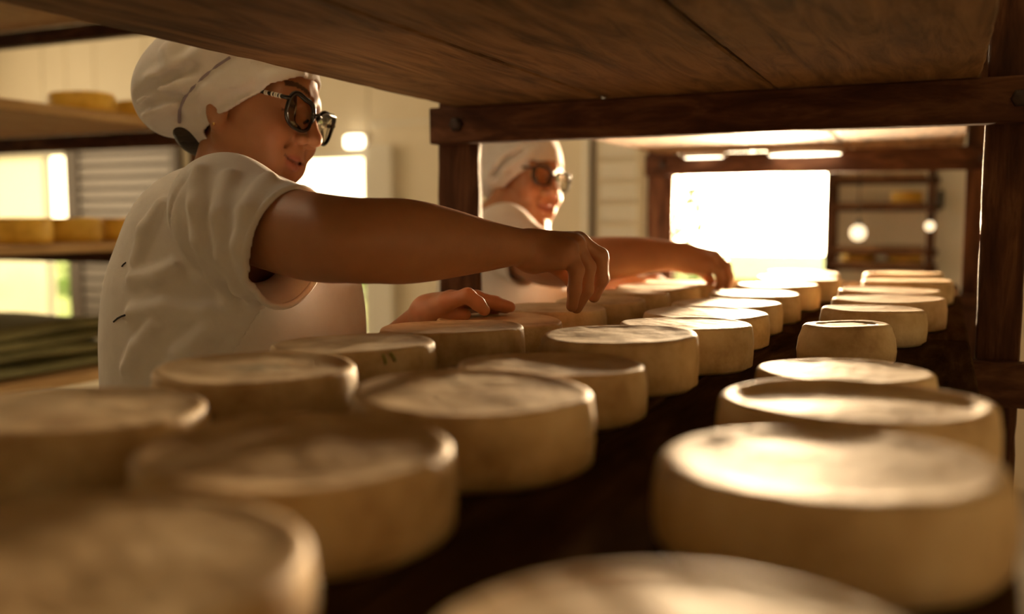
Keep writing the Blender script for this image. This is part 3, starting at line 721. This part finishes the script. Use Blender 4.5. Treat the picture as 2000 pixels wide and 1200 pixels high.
class Head:
    def __init__(s, o, ypr): s.o = np.array(o, float) + C0; s.R = eul(*ypr)
    def w(s, x, y, z): return s.o + s.R @ np.array([x, y, z])
    def loc(s, P): return (P - s.o) @ s.R
    def build(s, B, smile=0.0, mouth_open=0.0):
        w, ax = s.w, s.R.T
        E = lambda c, r, k=.012, op='u', a=None: B.ell(w(*c), r, ax if a is None else a, k, op)
        E((-.009, 0, .038), (.100, .075, .088), .02)                       # cranium
        E((.038, 0, -.018), (.053, .059, .074), .03)                       # mid face
        E((.040, 0, -.070), (.043, .046, .044), .025)                       # jaw
        B.cone(w(-.002, -.058, -.046), w(.060, -.022, -.101), .015, .012, .02); B.cone(w(-.002, .058, -.046), w(.060, .022, -.101), .015, .012, .02)
        B.ball(w(.070, 0, -.101), .0165, .018)                              # chin
        for q in (-1, 1):
            B.ell(w(.066, q * .040, -.030), (.024, .021, .024), ax, .02)   # cheek
            B.cone(w(.086, q * .012, .034), w(.070, q * .050, .034), .009, .009, .015)  # brow ridge
            B.ell(w(.094, q * .031, .010), (.014, .020, .0125), ax, .012, 's')       # eye socket
            B.ball(w(.0745, q * .031, .009), .0145, .004)                    # lidded eye
            B.cone(w(.0865, q * .022, .004), w(.0825, q * .043, .006), .0022, .0022, .004)   # lower lid
            B.ell(w(.070, q * .030, -.068), (.016, .012, .015), ax, .02)   # side of mouth
        B.cone(w(.086, 0, .028), w(.113, 0, -.022), .0075, .0088, .012)    # nose bridge
        B.ball(w(.1155, 0, -.027), .0098, .008)
        for q in (-1, 1):
            B.ell(w(.101, q * .0125, -.031), (.0105, .0075, .0078), ax, .006)
            B.ell(w(.1055, q * .0065, -.0395), (.0045, .003, .003), ax, .003, 's')
        B.ell(w(.081, 0, -.050), (.011, .018, .014), ax, .014)
        # lips
        for q in (-1, 1):
            B.cone(w(.0900, q * .004, -.0585), w(.0775, q * .023, -.0608 + smile), .0052, .0026, .004)
            B.cone(w(.0880, q * .004, -.0705 - mouth_open), w(.0770, q * .021, -.0658 + smile - mouth_open * .5), .0060, .0028, .004)
            B.cone(w(.0955, q * .001, -.0642 - mouth_open * .5), w(.0815, q * .027, -.0630 + smile * 1.4), .0024 + mouth_open * .4, .0022, .003, 's')
        B.ell(w(.083, 0, -.0835), (.005, .013, .004), ax, .008, 's')
        for q in (-1, 1):                                                   # ears, philtrum folds
            a2 = s.R @ eul(-q * 9, -12, 0)
            B.ell(w(-.006, q * .074, -.016), (.017, .0075, .030), a2.T, .006)
            B.ell(w(-.003, q * .081, -.011), (.010, .006, .019), a2.T, .004, 's')
            B.ball(w(.001, q * .0735, -.043), .0078, .006)
            B.cone(w(.0905, q * .021, -.036), w(.0735, q * .035, -.062), .0026, .0026, .006, 's')   # smile fold
    def tint(s, P, col, lips, brow):
        l = s.loc(P); c = np.tile(col, (len(P), 1)).astype(float)
        def mix(mask, k): 
            nonlocal c
            c = c * (1 - mask[:, None]) + np.array(k) * mask[:, None]
        sm = lambda d, w_: np.clip(1 - d / w_, 0, 1)
        lip = sm(np.sqrt(((l[:, 1]) / .024) ** 2 + ((l[:, 2] + .0645) / .0115) ** 2), 1.15) * (l[:, 0] > .072)
        mix(np.clip(lip * 3, 0, 1) * .75, lips)
        ml = (np.abs(l[:, 2] + .0640 - .0045 * np.clip(np.abs(l[:, 1]) / .027, 0, 1)) < .0022) & (np.abs(l[:, 1]) < .028) & (l[:, 0] > .070)
        mix(ml * .7, np.array(lips) * .25)
        yb = np.abs(l[:, 1]); arc = .036 + .006 * np.sin(np.clip((yb - .012) / .04, 0, 1) * 3.0)
        br = (np.abs(l[:, 2] - arc) < .0042) & (yb > .012) & (yb < .052) & (l[:, 0] > .05)
        mix(br * .85, brow)
        lash = (np.abs(l[:, 2] - .001 + 0 * yb) < .0016) & (yb > .018) & (yb < .045) & (l[:, 0] > .075) & (l[:, 0] < .098)
        mix(lash * .7, brow)
        chk = np.exp(-(((l[:, 0] - .08) / .03) ** 2 + ((yb - .045) / .02) ** 2 + ((l[:, 2] + .03) / .025) ** 2))
        mix(np.clip(chk, 0, 1) * .35, np.array(col) * [1.12, .85, .8])
        return c
def set_tint(me, c):
    a = me.attributes.new('tint', 'FLOAT_COLOR', 'POINT'); q = np.ones((len(c), 4), np.float32); q[:, :3] = c; a.data.foreach_set('color', q.ravel())

def arm_pts(l, n=7):
    """limb axis and radius, smoothed through the given pixel / depth / half-width stations"""
    K = np.array([[*at(a, b, d), h * d / F] for a, b, d, h in l]); out = []
    for i in range(len(K) - 1):
        p0, p1, p2, p3 = K[max(i - 1, 0)], K[i], K[i + 1], K[min(i + 2, len(K) - 1)]
        for t in np.linspace(0, 1, n, endpoint=False):
            out.append(.5 * (2 * p1 + (p2 - p0) * t + (2 * p0 - 5 * p1 + 4 * p2 - p3) * t * t + (3 * p1 - p0 - 3 * p2 + p3) * t ** 3))
    out.append(K[-1]); return [(q[:3], q[3]) for q in out]
def digits(B, fingers, k=.005):
    for f in fingers: B.chain([(at(a, b, d), r) for a, b, d, r in f], k)

def glasses(H, par, org, slip, lw, lh, stripe=True, cat=.006, col='black'):
    """cat-eye spectacles in head coordinates"""
    e = 'spectacles'
    rims = []
    cx = .104 + slip[0]; cz = slip[1]
    v_parent = None
    for q in (-1, 1):
        pts = []
        for t in np.linspace(0, 2 * math.pi, 36, endpoint=False):
            c, s_ = math.cos(t), math.sin(t); n = 2.6
            yy = math.copysign(abs(c) ** (2 / n), c) * lw; zz = math.copysign(abs(s_) ** (2 / n), s_) * lh
            if c > 0 and s_ > 0: zz += cat * c * s_ * 2; yy += cat * .6 * c * s_
            if s_ < 0: yy *= 1 - .12 * (-s_)
            y = .0335 + yy; x = cx - .004 * ((y - .01) / .05) ** 2 * 2 + zz * .10
            pts.append(H.w(x, q * y, cz + zz) - org)
        # flat-ish deep rim: two stacked tubes
        rr = [.0027 + .0013 * max(0, math.sin(t)) for t in np.linspace(0, 2 * math.pi, 36, endpoint=False)]
        m = tube_mesh('lens_rim', pts, rr, 8, True)
        r = link('lens_rim', m, M[col], par); rims.append((r, pts))
        n = len(pts); c0 = np.mean(pts, axis=0)
        lens = pydata('lens', [*pts, c0], [(i, (i + 1) % n, n) for i in range(n)], True)
        lo = link('lens', lens, M['lens'], par)
        so = lo.modifiers.new('thickness', 'SOLIDIFY'); so.thickness = .0012
        # temple arm
        tp = [H.w(cx - .006, q * (.0335 + lw), cz + lh * .62), H.w(cx - .014, q * .0665, cz + lh * .62), H.w(.05, q * .0655, cz + .018), H.w(.005, q * .072, cz + .016), H.w(-.02, q * .076, -.005)]
        tp = [p - org for p in tp]
        # smooth polyline
        link('temple_arm', tube_mesh('temple_arm', tp, [.0034, .0030, .0026, .0024, .002], 8), M[col], par)
        if stripe:
            for k, f in enumerate((.10, .22, .30, .42, .62, .70)):
                a, b = tp[1], tp[2]
                p0 = a + (b - a) * f; p1 = a + (b - a) * (f + .055)
                link('temple_stripe', tube_mesh('temple_stripe', [p0, p1], .0034, 8), M['white'], par)
    br = [H.w(cx + .001, -.0335 + lw * .98, cz + lh * .25), H.w(cx + .006, -.004, cz + lh * .45), H.w(cx + .006, .004, cz + lh * .45), H.w(cx + .001, .0335 - lw * .98, cz + lh * .25)]
    link('bridge', tube_mesh('bridge', [p - org for p in br], .0024, 8), M[col], par)
    for q in (-1, 1):
        hp = [H.w(cx - .002, q * .013, cz - .002), H.w(cx - .010, q * .010, cz - .006)]
        link('nose_pad', tube_mesh('nose_pad', [p - org for p in hp], .0022, 6), M[col], par)

def ridges(B, lines, amp=.006, rad=.010, k=.016, sink=.0045):
    """cloth folds: soft ridges (rad > 0) or creases laid on the surface that is seen there"""
    add = []
    for ln in lines:
        kind, pts = ln[0], ln[1:]
        P = [B.trace(*p[:2]) for p in pts]
        n = [ray(*p[:2]) / np.linalg.norm(ray(*p[:2])) for p in pts]
        add.append((kind, P, n))
    for kind, P, n in add:
        for i in range(len(P) - 1):
            if np.linalg.norm(P[i] - P[i + 1]) > .15: continue
            if kind == 'r':
                B.cone(P[i] + n[i] * sink, P[i + 1] + n[i + 1] * sink, rad, rad, k)
            else:
                B.cone(P[i] - n[i] * .001, P[i + 1] - n[i + 1] * .001, rad * .45, rad * .45, k, 's')
def mark(name, B, pts, r, mat, par, org):
    P = [B.trace(*p) - org for p in pts]
    return link(name, tube_mesh(name, P, r, 6), mat, par)

def legs(par, org, hip, f, l, floor=0.0, w=.17):
    """trousers and clogs below the shelf"""
    T_ = Sdf(); up = np.array([0, 0, 1.0]); ax = np.stack([f, l, up])
    T_.ell(hip, (.155, .185, .17), ax, .03)
    feet = []
    for q in (-1, 1):
        h = hip + l * q * .09 - up * .05; k = np.array([hip[0], hip[1], 0]) + l * q * .10 + f * .02 + up * .47; a = np.array([hip[0], hip[1], 0]) + l * q * .11 - f * .01 + up * .09
        T_.chain([(h, .098), (k, .072), (a, .058)], .03); feet.append(a)
    T_.half(np.array([0, 0, .05 + floor]), (0, 0, -1))
    link('trousers', place(T_.mesh('trousers', .011), org), M['navy'], par)
    for a in feet:
        C = Sdf(); b = np.array([a[0], a[1], 0])
        C.cone(b - f * .045 + up * .05, b + f * .15 + up * .036, .046, .040, .02); C.ell(b + f * .05 + up * .03, (.13, .048, .034), ax, .02)
        C.half(np.array([0, 0, .001]), (0, 0, -1))
        link('clog', place(C.mesh('clog', .007), org), M['shoe'], par)

# ---- the nearer woman
RT = np.array([ROT[0, 0], ROT[1, 0], 0]); RT /= np.linalg.norm(RT); FW = np.array([-RT[1], RT[0], 0]); UP = np.array([0, 0, 1.0])
a10 = math.radians(10); F1 = RT * math.cos(a10) + FW * math.sin(a10); L1 = np.array([-F1[1], F1[0], 0]); AX1 = np.stack([F1, L1, UP])
ORG1 = np.array([-.97, 1.02, 0.0])
H1 = Head((-.948, 1.148, .157), (4, 8, -13))
ARM1 = arm_pts([(455, 425, 1.20, 78), (600, 461, 1.115, 86), (690, 470, 1.075, 83), (735, 471, 1.08, 82), (790, 472, 1.10, 82), (857, 475, 1.14, 71), (941, 480, 1.185, 51), (1004, 482, 1.215, 37), (1040, 488, 1.235, 36)])
ARM1L = arm_pts([(505, 400, 1.54, 60), (620, 640, 1.50, 58), (690, 770, 1.42, 50), (760, 690, 1.39, 42), (815, 632, 1.345, 32), (836, 613, 1.33, 30)])
def body1():
    B = Sdf(); H1.build(B, smile=.004)
    B.cone(H1.w(-.018, 0, -.05), at(452, 345, 1.40), .050, .056, .014); B.cone(H1.w(.012, 0, -.075), at(478, 365, 1.39), .036, .046, .014)
    B.ell(at(455, 585, 1.37), (.13, .12, .16), AX1, .03); B.ell(at(455, 720, 1.37), (.14, .13, .2), AX1, .03)
    B.cone(at(455, 425, 1.20), at(505, 415, 1.54), .045, .045, .02)
    B.chain(ARM1, .002); B.chain(ARM1L, .002)
    # right hand, reaching: palm, four fingers bent down, thumb below
    w = at(1036, 490, 1.235)
    for (a, b, d) in ((1108, 487, 1.215), (1122, 478, 1.235), (1130, 473, 1.255), (1134, 478, 1.275)):
        B.cone(w, at(a, b, d), .0215, .0142, .012)
    B.cone(at(1046, 508, 1.225), at(1098, 508, 1.215), .0165, .0135, .012)
    B.cone(at(1046, 505, 1.25), at(1092, 512, 1.275), .0165, .0125, .012)
    digits(B, [[(1110, 488, 1.214, .0115), (1126, 528, 1.212, .0098), (1122, 566, 1.222, .0088), (1117, 598, 1.232, .0078)],
               [(1124, 480, 1.234, .0120), (1148, 522, 1.236, .0104), (1145, 566, 1.246, .0094), (1126, 601, 1.254, .0082)],
               [(1132, 474, 1.256, .0120), (1172, 500, 1.260, .0106), (1174, 545, 1.270, .0094), (1160, 580, 1.276, .0082)],
               [(1136, 480, 1.276, .0115), (1174, 505, 1.284, .0100), (1177, 545, 1.290, .0088), (1166, 570, 1.294, .0078)],
               [(1060, 505, 1.262, .0150), (1092, 522, 1.288, .0120), (1118, 548, 1.296, .0102), (1130, 575, 1.292, .0088)]])
    # left hand, resting on the cheese
    w = at(838, 611, 1.33)
    for (a, b, d) in ((872, 590, 1.292), (880, 585, 1.312), (885, 585, 1.332), (888, 590, 1.350)):
        B.cone(w, at(a, b, d), .0205, .0128, .012)
    digits(B, [[(873, 590, 1.292, .0118), (913, 578, 1.275, .0102), (933, 593, 1.275, .0092), (946, 606, 1.280, .0080)],
               [(882, 585, 1.312, .0118), (930, 582, 1.312, .0102), (967, 592, 1.325, .0092), (996, 600, 1.335, .0080)],
               [(886, 586, 1.332, .0110), (936, 586, 1.338, .0096), (968, 598, 1.352, .0086), (988, 603, 1.360, .0076)],
               [(889, 591, 1.350, .0100), (930, 592, 1.360, .0086), (952, 602, 1.368, .0078), (966, 606, 1.374, .0070)],
               [(846, 613, 1.325, .0140), (872, 612, 1.312, .0115), (892, 614, 1.305, .0100), (908, 615, 1.300, .0086)]])
    return B
person1 = empty('person', ORG1); tag(person1, 'person in white cap and striped-temple glasses reaching a bare arm over the cheeses', 'person')
B1 = body1(); me = B1.mesh('body', .0022)
vv = verts_of(me); set_tint(me, H1.tint(vv, SKIN, (.42, .12, .085), (.04, .025, .018)))
link('body', place(me, ORG1), M['skin'], person1)

# shirt
SH = Sdf()
SH.ell(at(455, 590, 1.37), (.172, .165, .185), AX1, .03); SH.ell(at(455, 745, 1.37), (.178, .172, .24), AX1, .04)
SH.ell(at(432, 455, 1.36), (.120, .145, .098), AX1, .03)
SH.cone(at(442, 408, 1.20), at(455, 410, 1.37), .066, .054, .022); SH.cone(at(462, 410, 1.37), at(498, 430, 1.54), .054, .052, .022)
SH.cone(at(446, 412, 1.20), at(575, 474, 1.13), .066, .0665, .025); SH.cone(at(470, 450, 1.20), at(572, 520, 1.15), .058, .054, .035)
SH.cone(at(505, 400, 1.54), at(580, 560, 1.52), .062, .06, .03)
TORSO = Sdf(); TORSO.p = list(SH.p[:4])
ridges(SH, [('r', (515, 596), (470, 618), (430, 640), (380, 685), (325, 735)), ('r', (500, 630), (470, 665), (445, 700)), ('r', (480, 600), (400, 612), (320, 600), (260, 612)),
            ('r', (388, 335), (386, 400), (392, 470), (420, 540), (465, 590)), ('r', (450, 345), (430, 420), (438, 500), (468, 560), (505, 590)), ('r', (525, 350), (484, 410), (470, 480), (485, 545)),
            ('r', (318, 400), (285, 450), (268, 510)), ('r', (345, 520), (310, 540), (262, 545)), ('r', (300, 640), (270, 680), (250, 720)), ('r', (455, 600), (400, 650), (350, 690))], rad=.0095, k=.012, sink=.0008)
ridges(SH, [('g', (370, 330), (335, 395), (330, 440), (345, 500), (372, 545))], rad=.0045, k=.006)
SH.cone(H1.w(-.018, 0, -.05), at(455, 360, 1.395), .064, .066, .01, 's')
ad = (at(690, 470, 1.075) - at(455, 410, 1.2)); ad /= np.linalg.norm(ad)
hemn = np.cross(at(602, 372, 1.135) - at(562, 600, 1.165), at(500, 475, 1.085) - at(562, 600, 1.165)); hemn *= np.sign(hemn @ ad)
hc = at(577, 486, 1.145); hn = hemn / np.linalg.norm(hemn)
class ShirtSdf(Sdf):
    def ev(s, P, act=None):
        d = Sdf.ev(s, P, act); d = np.maximum(d, -(d + .0055))
        e = (P - hc) @ hn; side = ((P - at(470, 560, 1.37)) @ L1 < -.075) & (np.linalg.norm(P - hc, axis=1) < .17)
        d = np.where(side, np.maximum(d, e), d)
        e2 = at(0, 0, 1)[2] * 0 + (.80 - P[:, 2]); return np.maximum(d, e2)
SS = ShirtSdf(); SS.p = SH.p
me = SS.mesh('shirt', .0034, mar=.03)
shirt1 = link('shirt', place(me, ORG1), M['cotton'], person1)
# sleeve hem band
ring = []
for t in np.linspace(0, 2 * math.pi, 40, endpoint=False):
    u = np.cross(hn, UP); u /= np.linalg.norm(u); v = np.cross(u, hn); dirv = u * math.cos(t) + v * math.sin(t); r0 = .0
    c = hc - hn * .004; lo_, hi_ = 0.0, .14
    for _ in range(24):
        md = (lo_ + hi_) / 2
        if SH.ev((c + dirv * md)[None])[0] < 0: lo_ = md
        else: hi_ = md
    ring.append(c + dirv * (lo_ - .0025) - ORG1)
link('sleeve_hem', tube_mesh('sleeve_hem', ring, .0042, 8, True), M['cotton'], shirt1)
mark('printed_line', SH, [(238, 521), (241, 517), (246, 513)], .0011, M['ink'], shirt1, ORG1)
mark('printed_line', SH, [(222, 629), (230, 622), (238, 618), (244, 616)], .0013, M['ink'], shirt1, ORG1)
# apron bib over the front
class ApronSdf(Sdf):
    def ev(s, P, act=None):
        d = Sdf.ev(s, P, act) - .012; d = np.maximum(d, -(d + .006))
        e = -((P - AC) @ AN); e2 = P[:, 2] - (at(600, 470, 1.37)[2]); e3 = .62 - P[:, 2]
        return np.maximum(np.maximum(d, e), np.maximum(e2, e3))
pa, pb = TORSO.trace(523, 588), TORSO.trace(455, 690); AC = pa
AN = np.cross(pb - pa, FW); AN /= np.linalg.norm(AN); AN *= np.sign(AN @ RT)
AP = ApronSdf(); AP.p = list(TORSO.p)
me = AP.mesh('apron', .0036, pad=.03)
link('apron', place(me, ORG1), M['cotton'], person1)
legs(person1, ORG1, np.array([ORG1[0], ORG1[1], .90]), F1, L1)

# hat
def hat_build(H, hem_a, hem_b, puffs, d0, folds, seam, org, par, vox=.0032, bandk=.012, hemtilt=.04):
    HT = Sdf(); axh = H.R.T
    for (a, b, d, rp, *sq) in puffs: HT.ell(at(a, b, d), np.array([rp, rp * (sq[0] if sq else .95), rp]) * d / F, axh, .03)
    HT.ell(H.w(-.012, 0, .030), (.108, .093, .108), axh, .03)
    ridges(HT, folds, rad=.012, k=.014, sink=.004)
    if seam: ridges(HT, [('g', *seam)], rad=.011, k=.008)
    lat = H.R[:, 1].copy(); lat[2] = hemtilt; pa, pb = at(*hem_a, d0), at(*hem_b, d0); n = np.cross(pb - pa, lat); n /= np.linalg.norm(n); n *= np.sign(n[2])
    class HatSdf(Sdf):
        def ev(s, P, act=None):
            d = Sdf.ev(s, P, act); d = np.maximum(d, -(d + .005))
            wgt = ((P - pa) @ (pb - pa)) / ((pb - pa) @ (pb - pa))
            e = -((P - pa) @ n); return np.where(wgt > -.02, np.maximum(d, e), d)
    X = HatSdf(); X.p = HT.p
    o = link('cap', place(X.mesh('cap', vox), org), M['hat'], par)
    return HT, o
cap_s, cap1 = hat_build(H1, (388, 246), (606, 130), [(352, 172, 1.42, 90), (338, 200, 1.42, 58), (400, 128, 1.42, 92), (480, 120, 1.42, 92), (430, 165, 1.42, 82)], 1.34,
    [('r', (300, 160), (340, 140), (400, 105), (440, 92)), ('r', (280, 200), (310, 175), (350, 168), (390, 172)), ('r', (290, 225), (320, 205), (355, 200)), ('r', (340, 125), (335, 105), (345, 92)),
     ('g', (262, 195), (300, 168), (335, 152), (375, 132)), ('g', (275, 215), (310, 195), (350, 188)), ('r', (470, 185), (530, 165), (580, 150)), ('g', (400, 220), (440, 195), (500, 172))],
    [(352, 235), (352, 205), (372, 178), (398, 150), (425, 128), (450, 112)], ORG1, person1)
link('cap_seam', tube_mesh('cap_seam', [cap_s.trace(*q) - ORG1 for q in [(350, 240), (351, 215), (360, 192), (376, 172), (398, 150), (425, 128), (450, 112)]], .0022, 6), M['seam'], cap1)
# hair at the nape, earring
HR = Sdf(); HR.ell(H1.w(-.062, 0, -.020), (.046, .062, .050), H1.R.T, .02); HR.ell(H1.w(-.05, 0, .02), (.066, .074, .05), H1.R.T, .02)
HR.ell(at(384, 262, 1.43), (.024, .046, .030), H1.R.T, .02)
HR.cone(H1.w(-.020, -.070, -.004), H1.w(.030, -.068, .022), .009, .006, .012); HR.cone(H1.w(-.020, .070, -.004), H1.w(.030, .068, .022), .009, .006, .012)
link('hair', place(HR.mesh('hair', .0035), ORG1), M['hair'], person1)
link('ear_stud', tube_mesh('ear_stud', [H1.w(.001, -.0805, -.0415) - ORG1, H1.w(.001, -.0835, -.0415) - ORG1], .0022, 8), M['gold'], person1)
spec1 = empty('spectacles', (0, 0, 0)); spec1.parent = person1
glasses(H1, spec1, ORG1, (.003, .000), .028, .022)

# ---- the woman at the second bay
ORG2 = np.array([-1.0, 2.14, 0.0])
H2 = Head((-.940, 2.135, .088), (-24, -2, -12))
a2 = math.radians(5); F2 = RT * math.cos(a2) - FW * math.sin(a2); L2 = np.array([-F2[1], F2[0], 0]); AX2 = np.stack([F2, L2, UP])
ARM2 = arm_pts([(985, 462, 2.12, 52), (1060, 505, 2.02, 52), (1130, 512, 1.97, 48), (1190, 505, 1.96, 42), (1250, 500, 1.955, 36), (1305, 500, 1.95, 29), (1335, 503, 1.95, 27)])
ARM2L = arm_pts([(1010, 470, 2.48, 46), (1090, 560, 2.40, 42), (1130, 590, 2.32, 38), (1190, 572, 2.26, 32), (1232, 562, 2.23, 26)])
B2 = Sdf(); H2.build(B2, smile=.001, mouth_open=.004)
B2.cone(H2.w(-.018, 0, -.05), at(985, 440, 2.32), .050, .055, .03)
B2.ell(at(985, 560, 2.30), (.13, .13, .22), AX2, .03); B2.cone(at(985, 462, 2.12), at(1010, 470, 2.48), .05, .05, .03)
B2.chain(ARM2, .002); B2.chain(ARM2L, .002)
w = at(1335, 504, 1.95)
for (a, b, d) in ((1385, 512, 1.925), (1392, 505, 1.945), (1395, 502, 1.965), (1394, 506, 1.985)): B2.cone(w, at(a, b, d), .0225, .0145, .014)
B2.cone(at(1345, 518, 1.94), at(1380, 526, 1.93), .017, .014, .012)
digits(B2, [[(1386, 513, 1.925, .0115), (1403, 530, 1.92, .0098), (1407, 546, 1.925, .0088), (1404, 560, 1.93, .0078)],
            [(1393, 506, 1.945, .0120), (1415, 524, 1.942, .0104), (1420, 542, 1.945, .0094), (1418, 559, 1.95, .0082)],
            [(1396, 503, 1.965, .0120), (1418, 520, 1.964, .0106), (1424, 540, 1.966, .0094), (1421, 556, 1.97, .0082)],
            [(1395, 507, 1.985, .0115), (1412, 523, 1.99, .0100), (1416, 540, 1.993, .0088), (1412, 553, 1.995, .0078)],
            [(1350, 515, 1.965, .0150), (1372, 530, 1.975, .0120), (1384, 543, 1.975, .0102), (1390, 554, 1.975, .0088)]])
w = at(1234, 561, 2.23)
for (a, b, d) in ((1258, 552, 2.21), (1262, 549, 2.23), (1263, 550, 2.25), (1262, 553, 2.27)): B2.cone(w, at(a, b, d), .020, .013, .012)
digits(B2, [[(1259, 552, 2.21, .0112), (1280, 546, 2.195, .0098), (1292, 553, 2.19, .009), (1298, 560, 2.19, .008)],
            [(1263, 549, 2.23, .0112), (1286, 545, 2.225, .0098), (1300, 553, 2.22, .009), (1306, 559, 2.22, .008)],
            [(1264, 550, 2.25, .0108), (1286, 547, 2.25, .0094), (1300, 554, 2.25, .0086), (1306, 559, 2.25, .0076)],
            [(1262, 553, 2.27, .010), (1280, 551, 2.275, .0086), (1292, 556, 2.275, .008), (1298, 560, 2.275, .007)],
            [(1240, 562, 2.21, .0135), (1256, 564, 2.185, .011), (1268, 565, 2.175, .0095), (1276, 566, 2.17, .0085)]])
person2 = empty('person', ORG2); tag(person2, 'person in white cap and dark glasses working at the far bay beyond the upright', 'person')
me = B2.mesh('body', .0034); vv = verts_of(me); set_tint(me, H2.tint(vv, SKIN, (.42, .12, .085), (.04, .025, .018)))
link('body', place(me, ORG2), M['skin'], person2)
class Shirt2(Sdf):
    def ev(s, P, act=None):
        d = Sdf.ev(s, P, act); d = np.maximum(d, -(d + .007))
        e = (P - h2c) @ h2n; near = np.linalg.norm(P - h2c, axis=1) < .12
        d = np.where(near, np.maximum(d, e), d)
        return np.maximum(d, .80 - P[:, 2])
S2 = Shirt2()
S2.ell(at(985, 570, 2.32), (.165, .165, .20), AX2, .03); S2.ell(at(985, 680, 2.32), (.17, .17, .24), AX2, .03); S2.ell(at(975, 490, 2.32), (.12, .15, .11), AX2, .03)
S2.cone(at(985, 460, 2.12), at(990, 445, 2.32), .064, .066, .03); S2.cone(at(990, 445, 2.32), at(1010, 468, 2.48), .066, .062, .03)
S2.cone(at(985, 462, 2.12), at(1035, 500, 2.05), .066, .066, .03); S2.cone(at(985, 480, 2.12), at(1035, 510, 2.05), .055, .052, .03)
S2.cone(at(1010, 470, 2.48), at(1060, 530, 2.44), .060, .058, .03)
h2c = at(1040, 503, 2.045); h2n = at(1060, 505, 2.02) - at(985, 462, 2.12); h2n /= np.linalg.norm(h2n)
S2.p.append(('c', 's', .01, H2.w(-.018, 0, -.05), at(990, 432, 2.32), .060, .062))
link('shirt', place(S2.mesh('shirt', .0045), ORG2), M['cotton'], person2)
legs(person2, ORG2, np.array([ORG2[0], ORG2[1], .88]), F2, L2)
hat_build(H2, (962, 378), (1100, 304), [(958, 335, 2.33, 42), (985, 310, 2.33, 55), (1030, 300, 2.33, 58)], 2.25,
    [('r', (955, 350), (975, 320), (1010, 295)), ('r', (960, 365), (990, 330), (1030, 305)), ('g', (965, 345), (990, 315), (1020, 295))], None, ORG2, person2, .0045)
HR = Sdf(); HR.ell(H2.w(-.05, 0, -.015), (.05, .064, .05), H2.R.T, .02); HR.cone(H2.w(-.015, -.07, -.002), H2.w(.035, -.066, .03), .009, .006, .012)
link('hair', place(HR.mesh('hair', .005), ORG2), M['hair'], person2)
spec2 = empty('spectacles', (0, 0, 0)); spec2.parent = person2
glasses(H2, spec2, ORG2, (.000, .004), .027, .021, stripe=False, cat=.003)
